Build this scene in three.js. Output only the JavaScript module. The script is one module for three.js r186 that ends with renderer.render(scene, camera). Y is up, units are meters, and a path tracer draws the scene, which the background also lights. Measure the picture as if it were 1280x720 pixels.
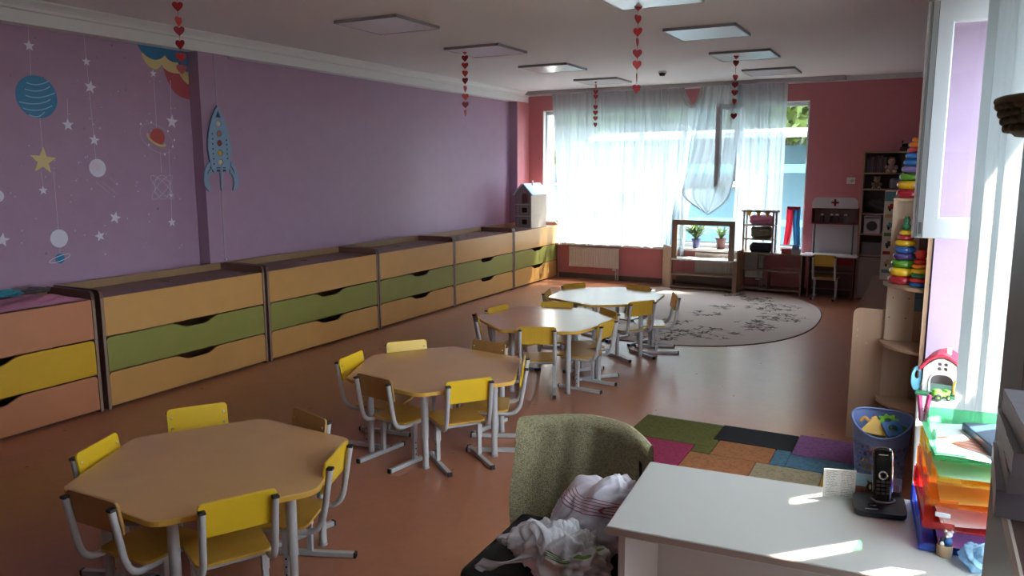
import * as THREE from 'three';
import { RoundedBoxGeometry } from 'three/addons/geometries/RoundedBoxGeometry.js';
import { mergeGeometries } from 'three/addons/utils/BufferGeometryUtils.js';

// ---------------------------------------------------------------- camera, sky, sun, exposure
const scene = new THREE.Scene();
const FOCAL = 972, EYE = 1.7, YAW = THREE.MathUtils.degToRad(27.88), PITCH = THREE.MathUtils.degToRad(8.84), ROLL = THREE.MathUtils.degToRad(-0.13);
const camera = new THREE.PerspectiveCamera(THREE.MathUtils.radToDeg(2 * Math.atan(360 / FOCAL)), 1280 / 720, 0.05, 200);
camera.rotation.order = 'YXZ';
camera.rotation.set(-PITCH, YAW, ROLL);
camera.position.set(0, EYE, 0);
camera.updateMatrixWorld();

const renderer = new THREE.WebGLRenderer({ antialias: true });
renderer.toneMapping = THREE.LinearToneMapping;
renderer.toneMappingExposure = 2.1;
renderer.shadowMap.enabled = true;
renderer.shadowMap.type = THREE.PCFSoftShadowMap;

scene.background = new THREE.Color().setRGB(0.80, 0.92, 1.04);
scene.backgroundIntensity = 9.0;

const sun = new THREE.DirectionalLight(new THREE.Color().setRGB(1.0, 0.93, 0.80), 22);
const SUN_UP = THREE.MathUtils.degToRad(52), SUN_TURN = THREE.MathUtils.degToRad(45);
sun.position.set(Math.cos(SUN_UP) * Math.sin(SUN_TURN), Math.sin(SUN_UP), -Math.cos(SUN_UP) * Math.cos(SUN_TURN)).multiplyScalar(40).add(new THREE.Vector3(-2.5, 0, -5));
sun.target.position.set(-2.5, 0, -5);
sun.castShadow = true;
sun.shadow.mapSize.set(4096, 4096);
sun.shadow.camera.left = -14; sun.shadow.camera.right = 14; sun.shadow.camera.top = 14; sun.shadow.camera.bottom = -14;
sun.shadow.camera.near = 1; sun.shadow.camera.far = 90;
sun.shadow.radius = 1.5;
scene.add(sun, sun.target);

// ---------------------------------------------------------------- helpers
let seed = 20240611;
const rnd = () => { seed = (seed * 1664525 + 1013904223) >>> 0; return seed / 4294967296; };
const rr = (a, b) => a + (b - a) * rnd();
const V = (x, y, z) => new THREE.Vector3(x, y, z);
const lin = (r, g, b) => new THREE.Color().setRGB(r, g, b);
// a photo pixel (1280 x 720) gives a direction; its place comes from the plane of what it touches
function at(px, py, axis, value) {
  const d = V((px - 640) / FOCAL, -(py - 360) / FOCAL, -1).applyQuaternion(camera.quaternion);
  const t = (value - camera.position[axis]) / d[axis];
  return camera.position.clone().addScaledVector(d, t);
}
// tileable value noise
function noiseGrid(n, s) { const a = new Float32Array(n * n); const keep = seed; seed = s; for (let i = 0; i < n * n; i++) a[i] = rnd(); seed = keep; return a; }
const NG = noiseGrid(64, 77);
function pn(x, y, per) {
  const xi = Math.floor(x), yi = Math.floor(y), fx = x - xi, fy = y - yi, m = (v) => ((v % per) + per) % per;
  const g = (a, b) => NG[(m(b) % 64) * 64 + (m(a) % 64)], u = fx * fx * (3 - 2 * fx), v = fy * fy * (3 - 2 * fy);
  return (g(xi, yi) * (1 - u) + g(xi + 1, yi) * u) * (1 - v) + (g(xi, yi + 1) * (1 - u) + g(xi + 1, yi + 1) * u) * v;
}
function fbm(u, v, f0, oct) { let s = 0, a = 0.5, f = f0, t = 0; for (let i = 0; i < oct; i++) { s += a * pn(u * f + i * 7.3 * 0, v * f, f); t += a; a *= 0.5; f *= 2; } return s / t; }
function dataTex(w, h, size, fn, srgb) {
  const d = new Uint8Array(w * h * 4);
  for (let j = 0; j < h; j++) for (let i = 0; i < w; i++) {
    const c = fn(i / w, j / h), o = (j * w + i) * 4;
    const q = (x) => Math.max(0, Math.min(255, Math.round(255 * x)));
    if (typeof c === 'number') { d[o] = d[o + 1] = d[o + 2] = q(c); } else { d[o] = q(c[0]); d[o + 1] = q(c[1]); d[o + 2] = q(c[2]); }
    d[o + 3] = 255;
  }
  const t = new THREE.DataTexture(d, w, h);
  t.wrapS = t.wrapT = THREE.RepeatWrapping; t.magFilter = THREE.LinearFilter; t.minFilter = THREE.LinearMipmapLinearFilter; t.generateMipmaps = true;
  t.repeat.set(1 / size[0], 1 / size[1]);
  if (srgb) t.colorSpace = THREE.SRGBColorSpace;
  t.needsUpdate = true;
  return t;
}
function canvasTex(w, h, draw) {
  const c = document.createElement('canvas'); c.width = w; c.height = h;
  draw(c.getContext('2d'), w, h);
  const t = new THREE.CanvasTexture(c); t.colorSpace = THREE.SRGBColorSpace; t.anisotropy = 4;
  return t;
}
const T = {
  grain: dataTex(256, 512, [0.35, 1.4], (u, v) => { const g = 0.5 * pn(u * 32, v * 4, 32) + 0.3 * pn(u * 64, v * 8, 64) + 0.2 * pn(u * 16, v * 2, 16); return 0.86 + 0.14 * g; }),
  mottle: dataTex(256, 256, [0.8, 0.8], (u, v) => 0.92 + 0.08 * fbm(u, v, 8, 3)),
  plaster: dataTex(256, 256, [0.25, 0.25], (u, v) => fbm(u, v, 16, 3)),
  floorC: dataTex(512, 512, [1.7, 1.7], (u, v) => { const n = fbm(u, v, 8, 4), k = pn(u * 64, v * 64, 64); const s = 0.90 + 0.09 * (n - 0.5) + 0.07 * k; return [s, s * (0.97 + 0.06 * n), s * (0.95 + 0.1 * n)]; }),
  floorB: dataTex(512, 512, [1.3, 1.3], (u, v) => fbm(u, v, 8, 3)),
  floorR: dataTex(256, 256, [1.1, 1.1], (u, v) => 0.9 + 0.1 * fbm(u, v, 16, 3)),
  terry: dataTex(256, 256, [0.06, 0.06], (u, v) => pn(u * 32, v * 32, 32) * 0.6 + pn(u * 64, v * 64, 64) * 0.4),
  terryC: dataTex(256, 256, [0.14, 0.14], (u, v) => 0.42 + 0.9 * (pn(u * 32, v * 32, 32) * 0.6 + pn(u * 64, v * 64, 64) * 0.4)),
  pile: dataTex(256, 256, [0.42, 0.42], (u, v) => 0.55 + 0.75 * (pn(u * 32, v * 32, 32) * 0.6 + pn(u * 64, v * 64, 64) * 0.4)),
  weave: dataTex(128, 128, [0.03, 0.03], (u, v) => 0.5 + 0.25 * Math.sin(u * Math.PI * 16) + 0.25 * Math.sin(v * Math.PI * 16)),
};
function mat(color, o = {}) {
  const { tex, bump, bumpScale, rmap, phys, ...rest } = o;
  const P = { color: Array.isArray(color) ? lin(...color) : new THREE.Color(color), roughness: 0.55, ...rest };
  if (tex) P.map = tex;
  if (bump) { P.bumpMap = bump; P.bumpScale = bumpScale ?? 0.001; }
  if (rmap) P.roughnessMap = rmap;
  const m = phys ? new THREE.MeshPhysicalMaterial(P) : new THREE.MeshStandardMaterial(P);
  m.side = THREE.DoubleSide;
  return m;
}
// uv in metres by the face's main direction
function uvBox(g) {
  const p = g.attributes.position, n = g.attributes.normal, uv = new Float32Array(p.count * 2);
  for (let i = 0; i < p.count; i++) {
    const ax = Math.abs(n.getX(i)), ay = Math.abs(n.getY(i)), az = Math.abs(n.getZ(i)), x = p.getX(i), y = p.getY(i), z = p.getZ(i);
    if (ay >= ax && ay >= az) { uv[2 * i] = z; uv[2 * i + 1] = x; } else if (ax >= az) { uv[2 * i] = z; uv[2 * i + 1] = y; } else { uv[2 * i] = x; uv[2 * i + 1] = y; }
  }
  g.setAttribute('uv', new THREE.BufferAttribute(uv, 2));
  return g;
}
function prep(g) { const k = g.index ? g.toNonIndexed() : g; for (const a of Object.keys(k.attributes)) if (!['position', 'normal', 'uv'].includes(a)) k.deleteAttribute(a); return k; }
function join(list) { const a = Array.isArray(list) ? list : [list]; return a.length === 1 ? a[0] : mergeGeometries(a.map(prep)); }
const taken = {};
function numbered(name) { const n = taken[name] ?? 0; taken[name] = n + 1; return n ? name + '_' + String(n).padStart(3, '0') : name; }
function obj(name, geos, material, parent = scene, keepUv = false) {
  const g = join(geos);
  if (!keepUv) uvBox(g);
  const m = new THREE.Mesh(g, material);
  m.name = parent === scene ? numbered(name) : name;
  m.castShadow = m.receiveShadow = true;
  parent.add(m);
  return m;
}
function tag(o, label, category, group, kind) { o.userData.label = label; o.userData.category = category; if (group) o.userData.group = group; if (kind) o.userData.kind = kind; return o; }
function struct(name, geos, material, parent = scene, keepUv) { const m = obj(name, geos, material, parent, keepUv); if (parent === scene) m.userData.kind = 'structure'; return m; }
function thing(name, label, category, pos = [0, 0, 0], turn = 0, group) {
  const o = new THREE.Group(); o.name = numbered(name); scene.add(o); o.position.set(...pos); o.rotation.y = turn;
  return tag(o, label, category, group);
}
function dup(root, pos, turn, label, group) {
  const r = root.clone(); r.userData = { ...root.userData }; r.name = numbered(root.name.replace(/_\d{3}$/, '')); scene.add(r);
  r.position.set(...pos); r.rotation.y = turn;
  if (label) r.userData.label = label;
  if (group) r.userData.group = group;
  return r;
}
function sgroup(name, pos = [0, 0, 0], turn = 0) { const o = new THREE.Group(); o.name = name; o.userData.kind = 'structure'; o.position.set(...pos); o.rotation.y = turn; scene.add(o); return o; }
const box = (w, h, d, x = 0, y = 0, z = 0) => new THREE.BoxGeometry(w, h, d).translate(x, y, z);
const span = (x0, x1, y0, y1, z0, z1) => box(Math.abs(x1 - x0), Math.abs(y1 - y0), Math.abs(z1 - z0), (x0 + x1) / 2, (y0 + y1) / 2, (z0 + z1) / 2);
const rbox = (w, h, d, r, x = 0, y = 0, z = 0, s = 2) => new RoundedBoxGeometry(w, h, d, s, r).translate(x, y, z);
const cyl = (r0, r1, h, x = 0, y = 0, z = 0, n = 16, open = false) => new THREE.CylinderGeometry(r0, r1, h, n, 1, open).translate(x, y, z);
function rod(a, b, r, n = 8) {
  const d = b.clone().sub(a), g = new THREE.CylinderGeometry(r, r, d.length(), n);
  g.applyQuaternion(new THREE.Quaternion().setFromUnitVectors(V(0, 1, 0), d.clone().normalize()));
  return g.translate((a.x + b.x) / 2, (a.y + b.y) / 2, (a.z + b.z) / 2);
}
const tube = (pts, r, seg = 24, n = 8, closed = false) => new THREE.TubeGeometry(new THREE.CatmullRomCurve3(pts, closed, 'catmullrom', 0.5), seg, r, n, closed);
const lathe = (pts, n = 24) => new THREE.LatheGeometry(pts.map(([x, y]) => new THREE.Vector2(x, y)), n);
function extrude(shape, depth, bevel = 0, seg = 8) {
  return new THREE.ExtrudeGeometry(shape, { depth: depth - 2 * bevel, bevelEnabled: bevel > 0, bevelThickness: bevel, bevelSize: bevel, bevelOffset: -bevel, bevelSegments: 2, curveSegments: seg }).translate(0, 0, bevel);
}
function poly(pts) { const s = new THREE.Shape(); pts.forEach(([x, y], i) => (i ? s.lineTo(x, y) : s.moveTo(x, y))); s.closePath(); return s; }
function roundPoly(pts, r) {     // closed polygon with rounded corners
  const s = new THREE.Shape(), n = pts.length;
  for (let i = 0; i < n; i++) {
    const a = new THREE.Vector2(...pts[(i + n - 1) % n]), b = new THREE.Vector2(...pts[i]), c = new THREE.Vector2(...pts[(i + 1) % n]);
    const q = Array.isArray(r) ? r[i] : r, u = a.clone().sub(b).setLength(q), v = c.clone().sub(b).setLength(q);
    const p0 = b.clone().add(u), p1 = b.clone().add(v);
    if (i === 0) s.moveTo(p0.x, p0.y); else s.lineTo(p0.x, p0.y);
    s.quadraticCurveTo(b.x, b.y, p1.x, p1.y);
  }
  s.closePath();
  return s;
}
function sheet(nu, nv, fn) {     // a curved sheet: fn(u, v) -> [x, y, z, s, t]
  const pos = [], uv = [], idx = [];
  for (let j = 0; j <= nv; j++) for (let i = 0; i <= nu; i++) { const r = fn(i / nu, j / nv); pos.push(r[0], r[1], r[2]); uv.push(r[3] ?? i / nu, r[4] ?? j / nv); }
  for (let j = 0; j < nv; j++) for (let i = 0; i < nu; i++) { const a = j * (nu + 1) + i, b = a + 1, c = a + nu + 1, d = c + 1; idx.push(a, b, d, a, d, c); }
  const g = new THREE.BufferGeometry();
  g.setAttribute('position', new THREE.Float32BufferAttribute(pos, 3)); g.setAttribute('uv', new THREE.Float32BufferAttribute(uv, 2)); g.setIndex(idx); g.computeVertexNormals();
  return g;
}
const quad = (w, h) => new THREE.PlaneGeometry(w, h);
// ---------------------------------------------------------------- materials
const M = {
  purple: mat([0.45, 0.285, 0.41], { roughness: 0.5, tex: T.mottle, bump: T.plaster, bumpScale: 0.0006 }),
  pink: mat([0.62, 0.22, 0.24], { roughness: 0.55, tex: T.mottle, bump: T.plaster, bumpScale: 0.0006 }),
  ceiling: mat([0.80, 0.775, 0.765], { roughness: 0.9, bump: T.plaster, bumpScale: 0.00012 }),
  white: mat([0.78, 0.78, 0.77], { roughness: 0.6 }),
  floor: mat([0.44, 0.175, 0.095], { roughness: 0.30, tex: T.floorC, rmap: T.floorR, bump: T.floorB, bumpScale: 0.00012 }),
  skirt: mat([0.10, 0.075, 0.07], { roughness: 0.5 }),
  pvc: mat([0.50, 0.52, 0.54], { roughness: 0.3 }),
  gasket: mat([0.10, 0.10, 0.10], { roughness: 0.7 }),
  glass: mat([1, 1, 1], { phys: true, roughness: 0.0, transmission: 1, thickness: 0, ior: 1.45 }),
  sill: mat([0.74, 0.74, 0.72], { roughness: 0.3 }),
  tulle: mat([0.58, 0.65, 0.69], { phys: true, transmission: 0.72, thickness: 0, roughness: 0.8, specularIntensity: 0.1 }),
  tape: mat([0.45, 0.44, 0.45], { roughness: 0.9 }),
  pelmet: mat([0.42, 0.40, 0.41], { roughness: 0.5 }),
  panelDiffuser: mat([0.78, 0.78, 0.79], { roughness: 0.22 }),  // plain white diffuser, gives off no light
  panelRim: mat([0.30, 0.29, 0.30], { roughness: 0.5 }),
  brown: mat([0.18, 0.095, 0.072], { roughness: 0.38, tex: T.grain }),
  brownEdge: mat([0.30, 0.20, 0.15], { roughness: 0.5 }),
  railWood: mat([0.34, 0.20, 0.10], { roughness: 0.5, tex: T.grain }),
  apricot: mat([0.64, 0.345, 0.105], { roughness: 0.42, tex: T.mottle }),
  green: mat([0.295, 0.285, 0.068], { roughness: 0.42, tex: T.mottle }),
  yellowFront: mat([0.70, 0.41, 0.02], { roughness: 0.42, tex: T.mottle }),
  orange: mat([0.56, 0.225, 0.105], { roughness: 0.42, tex: T.mottle }),
  tableTop: mat([0.70, 0.40, 0.16], { roughness: 0.18, tex: T.mottle }),
  tableEdge: mat([0.66, 0.38, 0.06], { roughness: 0.4 }),
  steel: mat([0.50, 0.50, 0.50], { roughness: 0.38, metalness: 0.1 }),
  cap: mat([0.02, 0.02, 0.02], { roughness: 0.5 }),
  chairY: mat([0.78, 0.50, 0.02], { roughness: 0.32, tex: T.mottle }),
  chairO: mat([0.70, 0.42, 0.04], { roughness: 0.36, tex: T.grain }),
  chairW: mat([0.50, 0.27, 0.085], { roughness: 0.36, tex: T.grain }),
  seatY: mat([0.62, 0.35, 0.05], { roughness: 0.3, tex: T.grain }),
  bolt: mat([0.7, 0.7, 0.7], { roughness: 0.3, metalness: 0.8 }),
  beech: mat([0.47, 0.30, 0.19], { roughness: 0.45, tex: T.grain }),
  beechPale: mat([0.56, 0.42, 0.30], { roughness: 0.5, tex: T.grain }),
  walnut: mat([0.20, 0.105, 0.07], { roughness: 0.45, tex: T.grain }),
  desk: mat([0.53, 0.525, 0.49], { roughness: 0.22 }),
  deskEdge: mat([0.33, 0.265, 0.22], { roughness: 0.5 }),
  deskSide: mat([0.40, 0.375, 0.345], { roughness: 0.5 }),
  black: mat([0.02, 0.02, 0.022], { roughness: 0.45 }),
  blackCloth: mat([0.022, 0.021, 0.021], { roughness: 0.85, bump: T.weave, bumpScale: 0.0006 }),
  towel: mat([0.44, 0.39, 0.225], { roughness: 1.0, tex: T.terryC, bump: T.terry, bumpScale: 0.004 }),
};
const stain = (c, o) => mat(c, o);

// ---------------------------------------------------------------- the room
const XL = -5.68, XP = -5.55, ZF = -11.05, ZB = 2.9, H = 2.84, XR = 0.06, XW = 0.5, ZJ = -4.78;
struct('floor', span(-6.0, 0.75, -0.2, 0, ZF - 0.4, ZB + 0.3), M.floor);
struct('ceiling', span(-6.0, 0.75, H, H + 0.25, ZF - 0.4, ZB + 0.3), M.ceiling);
struct('wall_left', span(XL - 0.3, XL, 0, H, ZF - 0.4, ZB + 0.3), M.purple);
struct('wall_back', span(XL, XW + 0.2, 0, H, ZB, ZB + 0.3), M.purple);
// shallow pillars on the long wall: the middle one purple, the one in the corner with a pink face
struct('trim_1', span(XL, XP, 0, H - 0.16, -5.11, -4.79), M.purple);
{ const p = struct('trim_2', span(XL, XP + 0.012, 0, H - 0.16, ZF, -10.66), M.pink); struct('pillar_side', span(XL, XP + 0.012, 0, H - 0.16, -10.66, -10.654), M.purple, p); }
// far wall with its wide window opening
const WX0 = -5.30, WX1 = -1.42, WY0 = 0.52, WY1 = 2.555;
struct('wall_far', [span(XL, WX0, 0, H, ZF - 0.4, ZF), span(WX1, XW + 0.2, 0, H, ZF - 0.4, ZF), span(WX0, WX1, 0, WY0, ZF - 0.4, ZF), span(WX0, WX1, WY1, H, ZF - 0.4, ZF)], M.pink);
struct('baseboard_far', span(-5.0, XR, 0, 0.075, ZF, ZF + 0.02), M.skirt);
// window side: wall flush with the furniture beyond the pier, set back behind the desk
const RY0 = 0.52, RY1 = 2.52, RZ0 = -4.62, RZ1 = -0.72;
struct('wall_right', [span(XR, XW + 0.2, 0, H, ZF, ZJ), span(XW, XW + 0.2, 0, RY0, ZJ, ZB), span(XW, XW + 0.2, RY1, H, ZJ, ZB), span(XW, XW + 0.2, RY0, RY1, ZJ, RZ0), span(XW, XW + 0.2, RY0, RY1, RZ1, ZB)],
  mat([0.42, 0.32, 0.46], { roughness: 0.85, tex: T.mottle, bump: T.plaster, bumpScale: 0.0006 }));
// cornice along the long wall and the short return on the window wall
function cornice(name, x0, z0, x1, z1, nx, nz) {
  const len = Math.hypot(x1 - x0, z1 - z0);
  const s = poly([[0, 0], [0.135, 0], [0.135, 0.085], [0.15, 0.092], [0.15, 0.112], [0.168, 0.128], [0.20, 0.15], [0.20, 0.16], [0, 0.16]]);
  const g = new THREE.ExtrudeGeometry(s, { depth: len, bevelEnabled: false });
  const e = V(nx, 0, nz), f = V((x1 - x0) / len, 0, (z1 - z0) / len), m = new THREE.Matrix4().makeBasis(e, V(0, 1, 0), f);
  g.applyMatrix4(m); g.translate(x0, H - 0.16, z0);
  if (m.determinant() < 0) { const p = g.attributes.position; for (let i = 0; i < p.count; i += 3) { const a = [p.getX(i), p.getY(i), p.getZ(i)]; p.setXYZ(i, p.getX(i + 1), p.getY(i + 1), p.getZ(i + 1)); p.setXYZ(i + 1, ...a); } g.computeVertexNormals(); }
  return struct(name, g, M.white);
}
cornice('trim_3', XL - 0.005, ZB, XL - 0.005, ZF, 1, 0);
struct('trim_4', [span(-5.54, XR, H - 0.062, H - 0.045, ZF, ZF + 0.03), span(-5.54, -5.1, H - 0.045, H, ZF, ZF + 0.025), span(-1.0, XR, H - 0.05, H, ZF, ZF + 0.02)], M.white);
struct('trim_5', [span(-5.53, -1.0, H - 0.052, H - 0.002, ZF + 0.03, ZF + 0.16)], M.pelmet);   // curtain track board

// ---------------------------------------------------------------- windows
function paneFrame(w, h, t, d) {      // a rectangular ring of pvc, lower corner at 0, 0
  const s = poly([[0, 0], [w, 0], [w, h], [0, h]]), k = new THREE.Path(); [[t, t], [t, h - t], [w - t, h - t], [w - t, t]].forEach(([x, y], i) => (i ? k.lineTo(x, y) : k.moveTo(x, y))); k.closePath(); s.holes.push(k);
  return extrude(s, d, 0.006, 1);
}
function sash(parent, name, x, y, z, w, h, turn, t = 0.075, seal = false) {     // hinged at its own x = 0
  const g = new THREE.Group(); g.name = name; g.position.set(x, y, z); g.rotation.y = turn; parent.add(g);
  obj('sash_frame', paneFrame(w, h, t, 0.06), M.pvc, g);
  obj('gasket', [span(t - 0.006, t, t, h - t, 0.026, 0.046), span(w - t, w - t + 0.006, t, h - t, 0.026, 0.046)], M.gasket, g);
  obj('pane', span(t, w - t, t, h - t, 0.028, 0.032), M.glass, g);
  if (seal) {      // rebate along the free edge: flange, rubber seals, metal fitting
    obj('flange', span(w - 0.002, w + 0.012, 0, h, 0.02, 0.045), M.pvc, g);
    obj('rubber_seal', [span(w - 0.012, w - 0.003, 0.004, h - 0.004, -0.004, 0.002), span(w - 0.036, w - 0.033, 0.004, h - 0.004, -0.003, 0.002)], M.gasket, g);
    obj('fitting_strip', span(w - 0.032, w - 0.013, 0.004, h - 0.004, -0.002, 0.001), mat([0.30, 0.31, 0.31], { roughness: 0.35, metalness: 0.5 }), g);
    obj('corner_fitting', span(w - 0.030, w - 0.016, 0.02, 0.075, -0.006, 0), mat([0.12, 0.12, 0.12], { roughness: 0.4, metalness: 0.6 }), g);
  }
  return g;
}
{
  const w = sgroup('window_1'); const z = ZF - 0.16, t = 0.06;
  const xs = [WX0, -4.63, -3.75, -3.10, -2.31, -1.42];
  obj('window_frame', [span(WX0, WX1, WY0 + 0.03, WY0 + 0.03 + t, z, z + 0.07), span(WX0, WX1, WY1 - t, WY1, z, z + 0.07), ...xs.map((x, i) => span(i === 0 ? x : x - t / 2, i === 5 ? x : x + t / 2, WY0 + 0.03, WY1, z, z + 0.07))], M.pvc, w);
  for (let i = 0; i < 5; i++) {
    const a = xs[i] + (i ? t / 2 : 0), b = xs[i + 1] - (i < 4 ? t / 2 : 0);
    if (i === 3 || i === 1) obj('transom', span(a, b, 1.385, 1.445, z, z + 0.07), M.pvc, w);
    if (i === 3) { obj('pane', span(a, b, WY0 + 0.09, 1.385, z + 0.03, z + 0.034), M.glass, w); continue; }
    if (i === 1) { obj('pane', span(a, b, WY0 + 0.09, 1.385, z + 0.03, z + 0.034), M.glass, w); obj('pane', span(a, b, 1.445, WY1 - t, z + 0.03, z + 0.034), M.glass, w); continue; }
    obj('pane', span(a, b, WY0 + 0.09, WY1 - t, z + 0.03, z + 0.034), M.glass, w);
  }
  sash(w, 'open_sash', -2.31, 1.42, ZF - 0.06, 0.64, 1.10, -1.80);
  struct('window_sill', rbox(3.98, 0.035, 0.34, 0.008, (WX0 + WX1) / 2, WY0 + 0.012, ZF - 0.06), M.sill, w);
  obj('reveal', [span(WX0, WX0 + 0.012, WY0, WY1, ZF - 0.4, ZF - 0.002), span(WX1 - 0.012, WX1, WY0, WY1, ZF - 0.4, ZF - 0.002), span(WX0, WX1, WY1 - 0.012, WY1, ZF - 0.4, ZF - 0.002)], M.white, w);
}
{
  const w = sgroup('window_2'); const x = XW + 0.10, t = 0.06, y0 = RY0 + 0.03, ys = 1.36;
  const zs = [RZ0, -3.95, -3.0, -2.05, RZ1];
  obj('window_frame', [span(x, x + 0.07, y0, y0 + t, RZ0, RZ1), span(x, x + 0.07, RY1 - t, RY1, RZ0, RZ1), ...zs.map((z, i) => span(x, x + 0.07, y0, RY1, i === 0 ? z : z - t / 2, i === 4 ? z : z + t / 2)), span(x, x + 0.07, ys - t / 2, ys + t / 2, RZ0, -2.05)], M.pvc, w);
  for (let i = 0; i < 4; i++) {
    const a = zs[i] + (i ? t / 2 : 0), b = zs[i + 1] - (i < 3 ? t / 2 : 0);
    obj('pane', span(x + 0.03, x + 0.034, y0 + t, i < 3 ? ys - t / 2 : RY1 - t, a, b), M.glass, w);
    if (i > 0 && i < 3) obj('pane', span(x + 0.03, x + 0.034, ys + t / 2, RY1 - t, a, b), M.glass, w);
  }
  sash(w, 'open_sash', XW + 0.10, 1.36, -4.2, 0.637, 1.09, Math.PI, 0.10, true);
  struct('window_sill', rbox(0.58, 0.04, 2.14, 0.01, 0.03 + 0.29, RY0 - 0.0, -3.70), M.sill, w);
}
struct('exterior_ground', span(-60, 60, -0.75, -0.7, -70, 40), mat([0.042, 0.05, 0.035], { roughness: 1, tex: T.mottle }));

// ---------------------------------------------------------------- curtains on the far window
const ZC = ZF + 0.10;
function pleat(s, k) { return Math.sin(s * 36 + 1.6 * Math.sin(s * 7 + k)) * 0.026 + Math.sin(s * 97 + k * 2 + 2.4 * Math.sin(s * 13)) * 0.013 + Math.sin(s * 171 + k) * 0.004; }
{
  const x0 = -5.11, x1 = -2.80;
  const g = sheet(640, 24, (u, v) => {
    const x = x0 + (x1 - x0) * u, dip = Math.max(0, Math.min(1, (x + 3.06) / 0.27)), top = 2.785 - (dip > 0 && dip < 1 ? 0.235 * Math.sin(Math.PI * dip) ** 0.8 : 0), y = top - v * (top - (0.535 - 0.012 * Math.sin(u * 30)));
    const bow = 0.12 * Math.max(0, 1 - u / 0.12) * Math.min(1, v * 1.4);
    const near = Math.max(0, Math.min(1, (x + 3.45) / 0.65)), sweep = -0.36 * near * near * Math.pow(v, 1.1);
    return [x + bow + sweep + 0.006 * Math.sin(x * 60 + v * 2), y, ZC + pleat(x, 0.4) * (0.55 + 0.6 * v), x, y];
  });
  tag(obj('sheer_curtain', g, M.tulle, scene, true), 'long white sheer curtain panel in fine pleats above the ribbed radiator', 'curtain');
  // narrow panel by the bare window strip
  const a0 = -2.36, a1 = -1.69;
  const g2 = sheet(240, 24, (u, v) => { const x = a0 + (a1 - a0) * u, y = 2.785 - v * (2.785 - 0.50); return [x + 0.05 * (1 - u) * Math.sin(v * 3), y, ZC + 0.02 + pleat(x, 2.1) * (0.6 + 0.6 * v), x, y]; });
  tag(obj('sheer_curtain', g2, M.tulle, scene, true), 'narrow white sheer curtain panel hanging beside the bare window strip', 'curtain');
  // the panel that is hooked up over the open casement: both borders followed down from the track
  const eL = new THREE.SplineCurve([[880, 107], [874, 145], [864, 195], [854, 232], [858, 249], [885, 268]].map((q) => new THREE.Vector2(...q)));
  const eR = new THREE.SplineCurve([[927, 104], [924, 150], [921, 190], [917, 222], [908, 250], [885, 268]].map((q) => new THREE.Vector2(...q)));
  const out = (v) => 0.02 + 0.42 * Math.min(1, v * 1.5) ** 1.3;
  const g3 = sheet(120, 48, (u, v) => {
    const l = eL.getPoint(v), r = eR.getPoint(v), px = l.x + (r.x - l.x) * u, py = l.y + (r.y - l.y) * u + 3 * Math.sin(u * 9 + v * 4) * (1 - v) * v;
    const fold = Math.sin(u * 26 + 2.2 * v + 1.5 * Math.sin(u * 5)) * 0.035 + Math.sin(u * 61 + v * 3) * 0.012;
    const q = at(px, py, 'z', ZC + out(v)); return [q.x, q.y, q.z + fold * (1 - 0.7 * v) + 0.07 * Math.sin(u * Math.PI) * v, u * 0.7, v * 1.6];
  });
  const loop = obj('draped_curtain', g3, M.tulle, scene, true); tag(loop, 'white sheer curtain caught up in a loop over the open casement', 'curtain');
  obj('hem', tube([...Array(25)].map((_, i) => { const k = i / 24, v = k < 0.5 ? 0.62 + 0.76 * k : 1.38 - 0.76 * k, q = (k < 0.5 ? eL : eR).getPoint(Math.min(1, v)); return at(q.x, q.y, 'z', ZC + out(v) + 0.005); }), 0.010, 60, 6), M.tulle, loop);
  // tail that falls behind the puppet stand
  const g4 = sheet(60, 24, (u, v) => { const x = -3.30 + 0.30 * u + (1 - v) * (0.22 - 0.1 * u) - 0.03 * Math.sin(v * 3), y = 1.40 - v * (1.40 - (0.36 + 0.05 * Math.sin(u * 3.1))); return [x, y, ZC + 0.05 + pleat(x * 1.2, 1) * 1.2, x, y]; });
  obj('curtain_tail', g4, M.tulle, loop, true);
  // heading tape sagging between two hooks
  const p = [at(850, 110, 'z', ZC), at(855, 122, 'z', ZC), at(860, 131, 'z', ZC), at(865, 133, 'z', ZC), at(870, 130, 'z', ZC), at(874, 121, 'z', ZC), at(878, 109, 'z', ZC)];
  tag(obj('curtain_tape', tube(p, 0.022, 40, 8).scale(1, 1, 1), M.tape), 'grey curtain heading tape sagging in a loop below the track', 'curtain tape');
}
// ---------------------------------------------------------------- curtain gathered on the desk side window
{
  const a = V(0.205, 0, -4.02), b = V(0.30, 0, -3.42);
  const g = sheet(160, 20, (u, v) => {
    const s = u * 2 * Math.PI, k = 0.035 * Math.sin(s * 4) + 0.012 * Math.sin(s * 9 + 1);
    const x = a.x + (b.x - a.x) * u + k * 0.98, z = a.z + (b.z - a.z) * u - k * 0.2;
    return [x, 2.70 - v * 2.16, z, u * 1.2, v * 2.2];
  });
  tag(obj('gathered_curtain', g, mat([0.42, 0.46, 0.47], { phys: true, transmission: 0.25, thickness: 0, roughness: 0.95, bump: T.terry, bumpScale: 0.001 }), scene, true), 'white textured curtain gathered in thick folds at the desk side window', 'curtain');
}
// unseen upright slats, added to break the sun on the desk into streaks
{
  const t = thing('added_blind', 'added unseen white blind with spaced slats breaking the sun on the desk', 'blind', [0, 0, 0]);
  obj('track', span(0.43, 0.46, 2.56, 2.59, -3.35, -0.8), M.pvc, t);
  for (let i = 0; i < 13; i++) obj('slat', span(0.442, 0.445, 0.80, 2.56, -3.33 + i * 0.195, -3.33 + i * 0.195 + 0.13 + 0.02 * Math.sin(i * 2.3)), mat([0.70, 0.72, 0.72], { phys: true, transmission: 0.35, thickness: 0, roughness: 0.95 }), t);
}
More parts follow.
